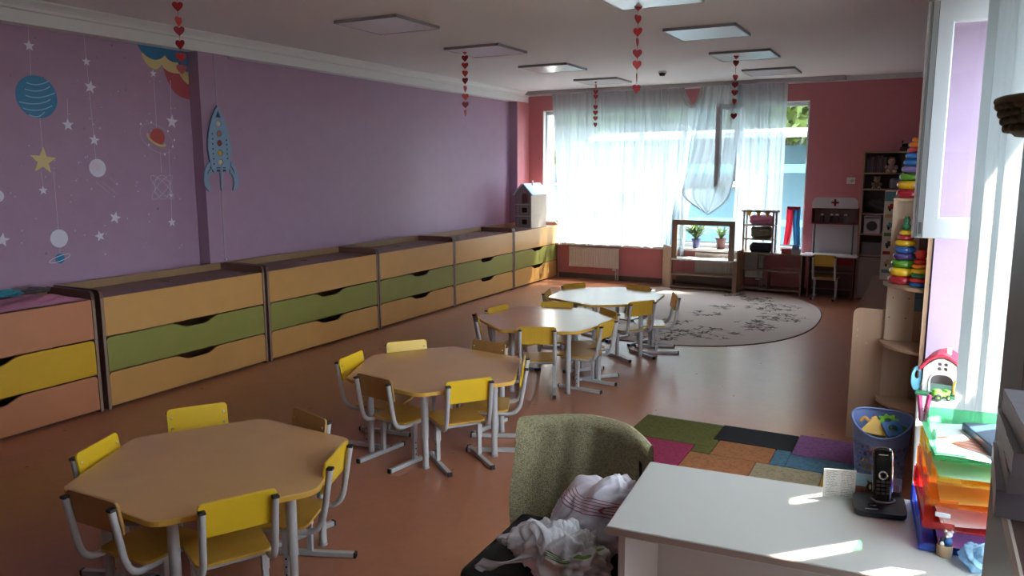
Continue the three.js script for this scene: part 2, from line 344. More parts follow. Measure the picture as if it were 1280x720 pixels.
// ---------------------------------------------------------------- ceiling panels, detector, heart garlands
{
  const mk = (label, x, z) => {
    const t = thing('ceiling_light', label, 'ceiling light', [x, H, z], 0, 'square ceiling light panels');
    obj('frame', [span(-0.30, 0.30, -0.024, 0, -0.30, -0.288), span(-0.30, 0.30, -0.024, 0, 0.288, 0.30), span(-0.30, -0.288, -0.024, 0, -0.30, 0.30), span(0.288, 0.30, -0.024, 0, -0.30, 0.30)], M.panelRim, t);
    obj('diffuser', span(-0.288, 0.288, -0.022, -0.012, -0.288, 0.288), M.panelDiffuser, t);
    return t;
  };
  for (const x of [-3.91, -1.74]) for (const z of [-5.27, -6.86, -8.42, -10.0]) mk((x < -3 ? 'unlit square ceiling panel in the row above the bed cabinets, ' : 'unlit square ceiling panel in the row above the two rugs, ') + ({ '-5.27': 'fourth', '-6.86': 'third', '-8.42': 'second', '-10': 'first' })[z] + ' from the far window', x, z).userData.group = x < -3 ? 'ceiling panels over the cabinets' : 'ceiling panels over the rugs';
  const d = thing('smoke_detector', 'small dark smoke detector on the white ceiling', 'detector', [-2.92, H, -9.42]);
  obj('base', cyl(0.05, 0.055, 0.02, 0, -0.01, 0, 20), M.white, d); obj('sensor', cyl(0.045, 0.03, 0.035, 0, -0.037, 0, 20), mat([0.05, 0.05, 0.05]), d);
}
{
  const hs = new THREE.Shape(); hs.moveTo(0, -0.034);
  hs.bezierCurveTo(-0.014, -0.018, -0.036, -0.004, -0.034, 0.014); hs.bezierCurveTo(-0.032, 0.034, -0.006, 0.034, 0, 0.018);
  hs.bezierCurveTo(0.006, 0.034, 0.032, 0.034, 0.034, 0.014); hs.bezierCurveTo(0.036, -0.004, 0.014, -0.018, 0, -0.034);
  const hg = uvBox(extrude(hs, 0.003, 0, 6).translate(0, 0, -0.0015));
  const reds = [mat([0.42, 0.02, 0.03], { roughness: 0.5 }), mat([0.55, 0.045, 0.045], { roughness: 0.5 }), mat([0.30, 0.012, 0.025], { roughness: 0.5 })];
  const thread = mat([0.5, 0.1, 0.1]);
  const list = [[-4.47, -3.72, 222, [8, 27, 39, 56, 72, 87], 'paper heart garland in front of the painted cloud'], [-4.10, -6.77, 581, [64, 73, 82, 92, 101, 111, 121, 131, 141], 'paper heart garland hanging before the plain purple wall'],
    [-1.886, -5.48, 798, [8, 24, 40, 53, 67, 81, 97, 111], 'paper heart garland with the largest hearts over the pleated curtain'], [-3.98, -9.92, 745, [101, 108, 115, 121, 128, 134, 141, 148, 156], 'paper heart garland hanging next to the far window track'],
    [-1.81, -8.33, 920, [70, 79, 88, 97, 106, 116, 127, 145], 'paper heart garland hanging before the open casement']];
  const turns = [0.3, 1.35, 0.5, -0.2, 0.1, 0.7, -0.5, 1.2, 0.2];
  list.forEach(([x, z, px, ys, label], gi) => {
    const t = thing('heart_garland', label, 'garland', [x, H, z], 0, 'red paper heart garlands');
    let low = 0;
    ys.forEach((py, i) => { const y = at(px, py, 'z', z).y - H; low = y; const h = new THREE.Mesh(hg, reds[(i * 7 + gi) % 3]); h.name = 'heart'; h.position.set(0, y, 0); h.rotation.y = 0.45 + turns[(i + gi * 2) % 9]; h.castShadow = h.receiveShadow = true; t.add(h); });
    obj('thread', rod(V(0, 0, 0), V(0, low, 0), 0.0012, 5), thread, t);
  });
}
// ---------------------------------------------------------------- pull-out bed cabinets along the long wall
const XFRONT = -5.03;
function frontBoard(x0, x1, y0, y1, cut, cutAt) {
  const s = new THREE.Shape(), r = cut ? 0.03 : 0.004;
  s.moveTo(x0, y0); s.lineTo(x1, y0); s.lineTo(x1, y1 - r); s.quadraticCurveTo(x1, y1, x1 - r, y1);
  if (cut) { const c = cutAt, w = 0.23, d = 0.045; s.lineTo(c + w, y1); s.bezierCurveTo(c + w - 0.07, y1, c + w - 0.09, y1 - d, c + w - 0.16, y1 - d); s.lineTo(c - w + 0.16, y1 - d); s.bezierCurveTo(c - w + 0.09, y1 - d, c - w + 0.07, y1, c - w, y1); }
  s.lineTo(x0 + r, y1); s.quadraticCurveTo(x0, y1, x0, y1 - r); s.closePath();
  return extrude(s, 0.018, 0.001, 6);
}
function bedCabinet(z0, z1, colors, label) {
  const len = z0 - z1, h = len / 2, t = thing('bed_cabinet', label, 'cabinet', [XFRONT, 0, (z0 + z1) / 2], Math.PI / 2, 'pull-out bed cabinets along the purple wall');
  const D = 0.52, th = 0.022, prof = new THREE.Shape();
  prof.moveTo(0, 0); prof.lineTo(D, 0); prof.lineTo(D, 0.862); prof.lineTo(0.05, 0.862); prof.quadraticCurveTo(0, 0.862, 0, 0.81); prof.closePath();
  for (const s of [-1, 1]) {
    const g = extrude(prof, th, 0.001, 8).rotateY(Math.PI / 2).translate(s > 0 ? h - th : -h, 0, 0);      // profile x runs to the wall
    obj('side_panel', g, M.brown, t);
    obj('edge_band', span(s > 0 ? h - th + 0.001 : -h + 0.001, s > 0 ? h - 0.001 : -h + th - 0.001, 0, 0.80, -0.001, 0.002), M.brownEdge, t);
  }
  obj('back_rail', span(-h + th, h - th, 0.03, 0.862, -D, -D + 0.02), M.railWood, t);
  const tb = poly([[-h + th, 0.018], [h - th, 0.018], [h - th, D - 0.02], [-h + th, D - 0.02]]), fh = new THREE.Path(); fh.absellipse(0, 0.30, 0.045, 0.028, 0, 2 * Math.PI, true, 0); tb.holes.push(fh);
  obj('bed_top', extrude(tb, 0.018, 0, 10).rotateX(-Math.PI / 2).translate(0, 0.785, 0), M.brown, t);
  const a = -h + th + 0.004, b = h - th - 0.004;
  obj('front_board', frontBoard(a, b, 0.528, 0.803, false).translate(0, 0, -0.018), colors[0], t);
  obj('drawer_front', frontBoard(a, b, 0.272, 0.518, true, 0.03).translate(0, 0, -0.018), colors[1], t);
  obj('drawer_front', frontBoard(a, b, 0.022, 0.262, true, 0.03).translate(0, 0, -0.018), colors[2], t);
  obj('plinth', span(-h + th, h - th, 0, 0.05, -D + 0.02, -0.06), M.brown, t);
  return t;
}
const bedC = [M.apricot, M.green, M.apricot];
bedCabinet(-1.78, -3.335, [M.orange, M.yellowFront, M.orange], 'bed cabinet with terracotta and yellow drawer fronts under the pink blanket');
bedCabinet(-3.375, -4.905, bedC, 'apricot and green bed cabinet next to the terracotta one, beneath the rocket');
bedCabinet(-4.935, -6.50, bedC, 'apricot and green bed cabinet second from the terracotta one');
bedCabinet(-6.515, -8.00, bedC, 'apricot and green bed cabinet third from the terracotta one');
bedCabinet(-8.015, -9.55, bedC, 'apricot and green bed cabinet next to the one carrying the dollhouse');
bedCabinet(-9.58, -11.02, bedC, 'apricot and green bed cabinet carrying the dollhouse in the corner');
// bedding left on the first cabinet
{
  const g = sheet(60, 40, (u, v) => {
    const z = -1.82 - u * 1.47, x = -5.036 - v * (0.40 + 0.03 * Math.sin(u * 9)), n = fbm(u * 0.9, v * 0.9, 6, 3);
    return [x, 0.808 + 0.075 * Math.pow(n, 1.5) * Math.min(1, 8 * Math.min(u, 1 - u) + 0.1) * Math.min(1, 6 * (1 - v) + 0.2) * Math.min(1, 4 * v + 0.15), z, u * 1.3, v * 0.4];
  });
  tag(obj('blanket', g, mat([0.60, 0.24, 0.37], { roughness: 0.95, bump: T.terry, bumpScale: 0.001 }), scene, true), 'crumpled pink blanket spread on the terracotta fronted cabinet', 'blanket');
  const lump = (x, y, z, a, b, c, k) => { const s = new THREE.IcosahedronGeometry(1, 4), p = s.attributes.position; for (let i = 0; i < p.count; i++) { const q = V(p.getX(i), p.getY(i), p.getZ(i)); const r = 1 + 0.35 * Math.sin(q.x * 5 + k) * Math.sin(q.y * 6 + k * 2) + 0.18 * Math.sin(q.z * 11 + k * 3) * Math.sin(q.x * 9); p.setXYZ(i, q.x * r * a, Math.max(-0.2, q.y * r) * b, q.z * r * c); } s.computeVertexNormals(); return s.translate(x, y, z); };
  tag(obj('clothing', lump(-5.37, 0.865, -2.93, 0.06, 0.03, 0.11, 1), mat([0.06, 0.30, 0.38], { roughness: 0.95 })), 'turquoise garment dropped in a heap on the pink blanket', 'clothing');
  tag(obj('clothing', lump(-5.43, 0.85, -3.17, 0.045, 0.03, 0.09, 4), mat([0.10, 0.075, 0.08], { roughness: 0.95 })), 'dark garment in a heap beside the turquoise one', 'clothing');
}
// ---------------------------------------------------------------- the painted mural and the rocket
{
  const z0 = -1.9, z1 = -4.79, y0 = 0.80, y1 = 2.69, W = 2048, S = W / (z0 - z1), Hh = Math.round((y1 - y0) * S);
  const xw = XL + 0.002;
  const tex = canvasTex(W, Hh, (c) => {
    const P = (px, py) => { const q = at(px, py, 'x', xw); return [(z0 - q.z) * S, (y1 - q.y) * S]; };
    const sc = (px, py) => (at(px, py - 5, 'x', xw).y - at(px, py + 5, 'x', xw).y) / 10 * S;
    const col = { w: 'rgba(238,232,245,0.95)', line: 'rgba(225,205,228,0.9)', y: '#e3cf94', b: '#4c8cb4', r: '#c0564f', p: '#d9b3c8' };
    const line = (a, b, w = 1, k = col.line) => { c.strokeStyle = k; c.lineWidth = w * sc(...a) * 0.9; c.beginPath(); c.moveTo(...P(...a)); c.lineTo(...P(...b)); c.stroke(); };
    const star = (px, py, r, k = col.w, tilt = 0) => { const [x, y] = P(px, py), R = r * sc(px, py); c.fillStyle = k; c.beginPath(); for (let i = 0; i < 10; i++) { const a = -Math.PI / 2 + tilt + i * Math.PI / 5, q = i % 2 ? R * 0.42 : R; c[i ? 'lineTo' : 'moveTo'](x + q * Math.cos(a), y + q * Math.sin(a)); } c.closePath(); c.fill(); };
    const disc = (px, py, r, k) => { const [x, y] = P(px, py); c.fillStyle = k; c.beginPath(); c.arc(x, y, r * sc(px, py), 0, 7); c.fill(); };
    const ring = (px, py, a, b, tilt, k, w) => { const [x, y] = P(px, py), s = sc(px, py); c.strokeStyle = k; c.lineWidth = w * s; c.beginPath(); c.ellipse(x, y, a * s, b * s, tilt, 0, 7); c.stroke(); };
    c.clearRect(0, 0, W, Hh);
    // faint dots and sparkles
    const keep = seed; seed = 4242;
    for (let i = 0; i < 90; i++) { const x = rr(2, 232), y = rr(45, 325); disc(x, y, rr(0.7, 1.7), 'rgba(225,205,232,' + rr(0.35, 0.8).toFixed(2) + ')'); }
    for (let i = 0; i < 34; i++) { const x = rr(4, 230), y = rr(60, 320), k = rr(3, 6), q = 'rgba(225,205,232,0.65)'; line([x - k, y], [x + k, y], 0.6, q); line([x, y - k], [x, y + k], 0.6, q); disc(x, y, 1.2, q); }
    seed = keep;
    // cloud in the corner: coral, cream, blue
    const blob = (pts, k) => { c.fillStyle = k; c.beginPath(); pts.forEach((q, i) => { if (q.length === 2) c[i ? 'lineTo' : 'moveTo'](...P(...q)); else c.quadraticCurveTo(...P(q[0], q[1]), ...P(q[2], q[3])); }); c.closePath(); c.fill(); };
    blob([[176, 66], [180, 80, 190, 85], [203, 78], [206, 95, 213, 108], [220, 122, 240, 125], [240, 60]], '#b5525a');
    blob([[176, 66], [182, 84, 194, 87], [200, 86, 202, 81], [208, 92, 224, 92], [230, 104, 240, 108], [240, 60]], '#d8c389');
    blob([[170, 52], [178, 72, 194, 75], [203, 74, 206, 69], [212, 79, 222, 78], [230, 92, 240, 91], [245, 55], [170, 40]], '#3f7ba6');
    // hanging strings
    line([35, 33], [39, 96]); star(36.5, 57, 8); disc(46, 121, 26.5, col.b);
    for (let i = 0; i < 12; i++) { const y = 99 + i * 4, w = Math.sqrt(Math.max(0, 26 * 26 - (y - 121) ** 2)); c.strokeStyle = i % 2 ? 'rgba(170,205,225,0.85)' : 'rgba(90,140,175,0.9)'; c.lineWidth = 1.4 * sc(46, y); c.beginPath(); c.moveTo(...P(46 - w * (0.55 + 0.4 * ((i * 7) % 5) / 5), y)); c.quadraticCurveTo(...P(48, y + 7), ...P(46 + w * (0.6 + 0.38 * ((i * 3) % 4) / 4), y - 3)); c.stroke(); }
    line([50, 147], [53, 186]); star(54, 201, 18, col.y, 0.1); line([51, 215], [54, 232]); star(54, 238, 6.5); line([67, 214], [73, 288]); disc(74, 298, 11.5, col.w); line([75, 309], [75, 318]); disc(75, 323, 6, '#2f83ab'); ring(75, 323, 14, 3.2, -0.25, col.w, 0.9);
    line([105, 45], [120, 200]); star(108, 77, 6.5); star(113, 109, 9, col.w, 0.2); star(118, 175, 8, col.w, 0.15); disc(122, 210, 11.5, col.w); disc(119, 207, 7, '#eadbe6');
    line([120, 227], [138, 242], 0.7); line([128, 227], [147, 243], 0.7); line([136, 221], [147, 231], 0.7);
    line([84, 122], [85, 149]); star(85, 156, 8.5); star(144, 272, 8.5, col.w, 0.3); star(125, 295, 7.5, col.w, -0.2); star(3, 300, 10, col.w, 0.2); disc(-3, 245, 8, col.w);
    line([192, 96], [196, 162]); star(191.5, 92, 5.5); disc(197, 171, 10.5, '#c25b55'); c.strokeStyle = '#e2c48c'; c.lineWidth = 3 * sc(197, 171); { const [x, y] = P(196, 174), s = sc(196, 174); c.beginPath(); c.ellipse(x, y, 14 * s, 6 * s, 0.45, 0.0, 3.3); c.stroke(); }
    ring(196, 173, 25, 16, 0.5, col.line, 0.7); [[176, 155], [189, 153], [218, 175], [206, 193], [216, 183], [186, 181], [210, 164]].forEach((q) => disc(...q, 1.5, col.w));
    line([200, 190], [202, 216]); line([213, 100], [214, 144]); star(215, 152, 9.5, col.w, 0.1); line([211, 185], [215, 272]); star(215, 278, 6.5);
    ring(203, 234, 11, 15, 0, col.line, 0.8); ring(203, 234, 21, 6, 0.75, col.line, 0.8); ring(203, 234, 21, 6, -0.75, col.line, 0.8); ring(203, 234, 15, 11, 0.2, col.line, 0.6); star(214, 244, 3.5);
  });
  const g = quad(z0 - z1, y1 - y0).rotateY(Math.PI / 2).translate(xw, (y0 + y1) / 2, (z0 + z1) / 2);
  const m = obj('wall_mural', g, new THREE.MeshStandardMaterial({ map: tex, transparent: true, roughness: 0.85 }), scene, true);
  tag(m, 'painted space mural of hanging stars, striped planet and cloud on purple wall', 'mural');
}
{
  const X = XP + 0.012, c = -4.945;
  const t = thing('rocket_decoration', 'blue wooden rocket wall decoration with five coloured portholes', 'decoration', [X, 0, c], Math.PI / 2);   // local x runs along the wall, z into the room
  const blue = mat([0.25, 0.38, 0.54], { roughness: 0.6 }), navy = mat([0.035, 0.055, 0.10], { roughness: 0.7 });
  const body = new THREE.Shape(); body.moveTo(0, 2.235); body.bezierCurveTo(-0.06, 2.16, -0.125, 2.02, -0.128, 1.86); body.lineTo(-0.105, 1.70); body.lineTo(-0.075, 1.66); body.lineTo(0.075, 1.66); body.lineTo(0.105, 1.70); body.lineTo(0.128, 1.86); body.bezierCurveTo(0.125, 2.02, 0.06, 2.16, 0, 2.235);
  obj('back_board', extrude(body, 0.006, 0, 16).translate(0, 0, 0), navy, t);
  const b2 = body.clone(); const hole = (y) => { const h = new THREE.Path(); h.absarc(0.0, y, 0.027, 0, 2 * Math.PI, true); return h; };
  const ys = [2.082, 1.996, 1.913, 1.83, 1.747]; for (const y of ys) b2.holes.push(hole(y));
  const tri = new THREE.Path(); tri.moveTo(-0.028, 2.135); tri.lineTo(0.028, 2.135); tri.lineTo(0, 2.195); tri.closePath(); b2.holes.push(tri);
  obj('body', extrude(b2, 0.012, 0.0015, 12).translate(0, 0, 0.006), blue, t);
  const pc = [[0.62, 0.60, 0.50], [0.42, 0.17, 0.10], [0.28, 0.055, 0.045], [0.62, 0.36, 0.06], [0.60, 0.58, 0.35]];
  ys.forEach((y, i) => obj('porthole', cyl(0.024, 0.024, 0.008, 0, 0, 0, 20).rotateX(Math.PI / 2).translate(0, y, 0.012), mat(pc[i], { roughness: 0.5 }), t));
  for (const s of [-1, 1]) {
    const f = new THREE.Shape(); f.moveTo(s * 0.118, 1.75); f.bezierCurveTo(s * 0.16, 1.73, s * 0.20, 1.66, s * 0.19, 1.55); f.lineTo(s * 0.145, 1.495); f.lineTo(s * 0.118, 1.50); f.bezierCurveTo(s * 0.155, 1.56, s * 0.15, 1.62, s * 0.10, 1.66); f.lineTo(s * 0.10, 1.70); f.bezierCurveTo(s * 0.155, 1.66, s * 0.165, 1.62, s * 0.165, 1.56); f.lineTo(s * 0.160, 1.57); f.bezierCurveTo(s * 0.160, 1.66, s * 0.135, 1.70, s * 0.112, 1.715); f.closePath();
    obj('fin', extrude(f, 0.012, 0, 8).translate(0, 0, 0.006), blue, t);
  }
  obj('nozzle', [span(-0.011, 0.011, 1.50, 1.66, 0.006, 0.018)], blue, t);
  const bars = []; for (let i = 0; i < 7; i++) bars.push(span(-0.082, -0.070, 1.985 - i * 0.043, 1.997 - i * 0.043, 0.018, 0.020)); for (let i = 0; i < 5; i++) bars.push(span(0.072, 0.083, 1.935 - i * 0.040, 1.948 - i * 0.040, 0.018, 0.020));
  bars.push(span(-0.05, -0.006, 1.695, 1.703, 0.018, 0.020), span(0.006, 0.05, 1.695, 1.703, 0.018, 0.020), span(-0.05, -0.015, 1.665, 1.685, 0.018, 0.020), span(0.015, 0.05, 1.665, 1.685, 0.018, 0.020));
  obj('carved_mark', bars, navy, t);
  obj('cord', [rod(V(0, 2.67, 0.006), V(0, 2.21, 0.012), 0.0035, 6), tube([V(0, 1.74, 0.024), V(0.006, 1.68, 0.024), V(0.004, 1.60, 0.022), V(0.0, 1.4, 0.008), V(-0.004, 0.89, 0.006)], 0.0035, 30, 6)], mat([0.55, 0.48, 0.50], { roughness: 0.6 }), t);
  obj('hook', [cyl(0.007, 0.007, 0.02, -0.004, 0, 0, 10).rotateX(Math.PI / 2).translate(0, 0.885, 0.012)], M.bolt, t);
}
// ---------------------------------------------------------------- dollhouse in the corner
{
  const t = thing('dollhouse', 'small wooden dollhouse with blue roof and open floors on the corner cabinet', 'dollhouse', [-5.24, 0.803, -10.52], 0);
  const wall = mat([0.62, 0.50, 0.40], { roughness: 0.6, tex: T.grain }), grey = mat([0.24, 0.20, 0.22], { roughness: 0.7 }), roof = mat([0.45, 0.58, 0.72], { roughness: 0.5 }), inner = mat([0.35, 0.12, 0.14], { roughness: 0.8 });
  const w = 0.13, d = 0.26;      // half width (x), half depth (z)
  obj('side_wall', span(w - 0.01, w, 0, 0.50, -d, d), wall, t); obj('back_wall', span(-w, w, 0, 0.50, -d, -d + 0.01), wall, t);
  for (const y of [0, 0.175, 0.345]) obj('floor_board', span(-w, w + 0.006, y, y + 0.012, -d, d + 0.005), wall, t);
  for (let f = 0; f < 2; f++) {          // front walls with real window openings
    const y0 = f * 0.175 + 0.012, s = poly([[-w, y0], [w, y0], [w, y0 + 0.163], [-w, y0 + 0.163]]), k = new THREE.Path(); [[-0.02, y0 + 0.045], [-0.02, y0 + 0.12], [0.07, y0 + 0.12], [0.07, y0 + 0.045]].forEach(([x, y], i) => (i ? k.lineTo(x, y) : k.moveTo(x, y))); k.closePath(); s.holes.push(k);
    obj('front_wall', extrude(s, 0.008, 0).translate(0, 0, d - 0.008), grey, t);
    obj('window_frame', [span(-0.026, -0.02, y0 + 0.04, y0 + 0.125, d - 0.002, d + 0.004), span(0.07, 0.076, y0 + 0.04, y0 + 0.125, d - 0.002, d + 0.004), span(-0.026, 0.076, y0 + 0.12, y0 + 0.126, d - 0.002, d + 0.004), span(-0.026, 0.076, y0 + 0.038, y0 + 0.044, d - 0.002, d + 0.004)], wall, t);
    for (let i = 0; i < 4; i++) obj('step', span(-0.105, -0.065, y0 + 0.02 + i * 0.032, y0 + 0.026 + i * 0.032, d - 0.001, d + 0.004), wall, t);
  }
  const gb = new THREE.Shape(); gb.moveTo(-w, 0.357); gb.lineTo(w, 0.357); gb.lineTo(w, 0.51); gb.lineTo(0, 0.645); gb.lineTo(-w, 0.51); gb.closePath(); const ah = new THREE.Path(); ah.moveTo(-0.02, 0.37); ah.lineTo(0.075, 0.37); ah.lineTo(0.075, 0.47); ah.quadraticCurveTo(0.06, 0.52, 0.028, 0.52); ah.quadraticCurveTo(-0.015, 0.52, -0.02, 0.47); ah.closePath(); gb.holes.push(ah);
  obj('gable', extrude(gb, 0.008, 0).translate(0, 0, d - 0.008), grey, t);
  obj('gable', extrude(poly([[-w, 0.5], [w, 0.5], [0, 0.645]]), 0.008, 0).translate(0, 0, -d), wall, t);
  for (const s of [-1, 1]) { const a = Math.atan2(0.14, w); obj('roof_panel', box(0.225, 0.012, 2 * d + 0.05).rotateZ(-s * a).translate(s * 0.088, 0.572, 0), roof, t); }
  obj('inner_wall', span(-w, -w + 0.01, 0, 0.50, -d, d), inner, t);
  obj('chimney', span(0.03, 0.05, 0.62, 0.70, 0.02, 0.04), M.white, t);
}
// ---------------------------------------------------------------- hexagonal tables
const TR = 0.575;
function hexTable(h) {
  const t = new THREE.Group();
  const pts = [...Array(6)].map((_, i) => [TR * Math.cos(i * Math.PI / 3), TR * Math.sin(i * Math.PI / 3)]);
  const s = roundPoly(pts, 0.055);
  obj('edge_band', extrude(s, 0.022, 0.003, 6).rotateX(-Math.PI / 2).translate(0, h - 0.023, 0), M.tableEdge, t);
  obj('table_top', new THREE.ExtrudeGeometry(roundPoly(pts.map(([x, y]) => [x * 0.992, y * 0.992]), 0.054), { depth: 0.0015, bevelEnabled: false, curveSegments: 6 }).rotateX(-Math.PI / 2).translate(0, h - 0.0015, 0), M.tableTop, t);
  for (let i = 0; i < 6; i++) {
    const a = i * Math.PI / 3, x = 0.43 * Math.cos(a), z = 0.43 * Math.sin(a);
    const leg = obj('leg', [cyl(0.021, 0.021, h - 0.20, x, (h - 0.022 + 0.178) / 2, z, 14), cyl(0.0175, 0.0175, 0.19, x, 0.103, z, 14)], M.steel, t);
    obj('foot_cap', cyl(0.02, 0.021, 0.014, x, 0.007, z, 14), mat([0.35, 0.35, 0.35]), leg);
  }
  return t;
}
const tableSpots = [[-2.556, -2.177, 3.3, 0.48, 'hexagonal beech children\'s table beside the terracotta and yellow bed cabinet'], [-2.59, -3.914, 7, 0.48, 'hexagonal beech children\'s table behind the towel draped chair'],
  [-2.622, -5.529, 41, 0.505, 'hexagonal beech children\'s table third from the terracotta cabinet'], [-2.589, -6.804, 23.3, 0.505, 'hexagonal beech children\'s table standing at the edge of the oval carpet']];
tableSpots.forEach(([x, z, r, h, label]) => { const t = hexTable(h); t.name = numbered('hexagonal_table'); scene.add(t); t.position.set(x, 0, z); t.rotation.y = -THREE.MathUtils.degToRad(r); tag(t, label, 'table', 'hexagonal children tables'); });

// ---------------------------------------------------------------- children's chairs: skid feet, adjustable uprights, bent frame, plywood seat and back
function childChair(backMat) {
  const t = new THREE.Group();
  const sx = 0.128, sq = 0.011;
  for (const s of [-1, 1]) {
    const x = s * sx;
    const skid = obj('skid', rbox(0.026, 0.024, 0.36, 0.004, x, 0.014, -0.005, 1), M.steel, t);
    for (const z of [-0.188, 0.178]) obj('end_cap', rbox(0.028, 0.026, 0.012, 0.003, x, 0.014, z, 1), M.cap, skid);
    const leg = obj('leg', [rbox(0.024, 0.13, 0.024, 0.004, x, 0.091, -0.025, 1), rbox(0.030, 0.10, 0.030, 0.004, x, 0.195, -0.025, 1)], M.steel, t);
    for (let k = 0; k < 3; k++) obj('hole', cyl(0.0045, 0.0045, 0.002, 0, 0, 0, 8).rotateZ(Math.PI / 2).translate(x + s * 0.0125, 0.055 + k * 0.035, -0.025), M.cap, leg);
    // flat oval tube: under the seat, then sweeping up to carry the back
    const path = new THREE.CurvePath(); const P = (y, z) => V(x, y, z);
    path.add(new THREE.LineCurve3(P(0.247, -0.165), P(0.240, 0.055))); path.add(new THREE.CubicBezierCurve3(P(0.240, 0.055), P(0.238, 0.105), P(0.27, 0.128), P(0.315, 0.138))); path.add(new THREE.LineCurve3(P(0.315, 0.138), P(0.512, 0.172)));
    const fr = obj('side_frame', new THREE.TubeGeometry(new THREE.CatmullRomCurve3([...path.curves[0].getPoints(4), ...path.curves[1].getPoints(8).slice(1), ...path.curves[2].getPoints(4).slice(1)]), 30, 0.0135, 7), M.steel, t);
    obj('tube_cap', rbox(0.027, 0.012, 0.027, 0.004, x, 0.514, 0.172, 1), M.cap, fr);
  }
  obj('cross_bar', [rod(V(-sx, 0.236, -0.06), V(sx, 0.236, -0.06), 0.009, 8), rod(V(-sx, 0.236, 0.03), V(sx, 0.236, 0.03), 0.009, 8)], M.steel, t);
  // seat
  const ss = roundPoly([[-0.135, -0.135], [0.135, -0.135], [0.15, 0.135], [-0.15, 0.135]], 0.035);
  const sg = new THREE.ExtrudeGeometry(ss, { depth: 0.008, bevelEnabled: true, bevelThickness: 0.002, bevelSize: 0.002, bevelSegments: 1, curveSegments: 4 }).rotateX(-Math.PI / 2).translate(0, 0.254, -0.075);
  obj('seat', sg, M.seatY, t);
  // slightly curved back board, in front of the tubes
  const bs = roundPoly([[-0.138, 0], [0.138, 0], [0.138, 0.135], [-0.138, 0.135]], 0.022);
  const bg = new THREE.ExtrudeGeometry(bs, { depth: 0.008, bevelEnabled: true, bevelThickness: 0.0015, bevelSize: 0.0015, bevelSegments: 1, curveSegments: 5, steps: 1 });
  bg.rotateX(0.17).translate(0, 0.405, 0.128);
  obj('backrest', bg, backMat, t);
  obj('bolt', [-1, 1].flatMap((s) => [0.04, 0.09].map((y) => new THREE.SphereGeometry(0.006, 8, 6).translate(s * 0.12, 0.405 + y, 0.127 + y * 0.17))), M.bolt, t);
  return t;
}
const chairA = childChair(M.chairY), chairB = childChair(M.chairO), chairC = childChair(M.chairW);
const sides = ['side opposite the window', 'desk side, away from the window', 'desk side, towards the window', 'window side', 'cabinet side, towards the window', 'cabinet side, away from the window'];
const seatNo = { 1: 0, 2: 0, 3: 0, 4: 0 }, order = { 1: [0, 1, 2, 3, 4, 5], 2: [0, 1, 2, 3, 4, 5], 3: [0, 1, 2, 3, 4, 5], 4: [1, 2, 4, 5, 3] };
const chairGroups = { 1: ['yellow chair at the table beside the terracotta cabinet, ', 'chairs at the table by the terracotta cabinet'], 2: ['yellow chair at the table behind the towel, ', 'chairs at the table behind the towel'],
  3: ['yellow chair at the third table from the terracotta cabinet, ', 'chairs at the third table'], 4: ['yellow chair at the table by the oval carpet, ', 'chairs at the carpet table'] };
const chairSpots = [[1, -2.574, -1.631, -1], [1, -2.099, -1.868, -61], [1, -2.085, -2.382, -112], [1, -2.534, -2.719, -165], [1, -3.113, -2.550, 124], [1, -3.067, -1.986, 68],
  [2, -2.675, -3.392, 9], [2, -2.164, -3.58, -52], [2, -2.089, -4.108, -115], [2, -2.535, -4.461, -172], [2, -3.044, -4.221, 130], [2, -3.124, -3.734, 82],
  [3, -2.455, -5.037, -25], [3, -2.08, -5.477, -85], [3, -2.243, -5.948, -140], [3, -2.775, -6.087, 163], [3, -3.135, -5.668, 100], [3, -3.089, -5.244, 55],
  [4, -2.135, -6.47, -54], [4, -1.985, -6.985, -115], [4, -3.078, -7.155, 120], [4, -3.145, -6.667, 75], [4, -2.45, -7.31, -165]];
chairSpots.forEach(([k, x, z, a], i) => {
  const c = (k < 3 ? (i % 3 === 0 ? chairC : chairA) : chairB).clone(); c.name = numbered('child_chair'); scene.add(c);
  const r = THREE.MathUtils.degToRad(a), f = 0.155;      // the spot is the top of the back; the chair's middle lies in front of it
  c.position.set(x + Math.sin(r) * f, 0, z - Math.cos(r) * f); c.rotation.y = -r;
  tag(c, (k < 3 && i % 3 === 0 ? 'brown ' : '') + (k < 3 && i % 3 === 0 ? chairGroups[k][0].replace('yellow', 'backed') : chairGroups[k][0]) + sides[order[k][seatNo[k]++]], 'chair', chairGroups[k][1]);
});

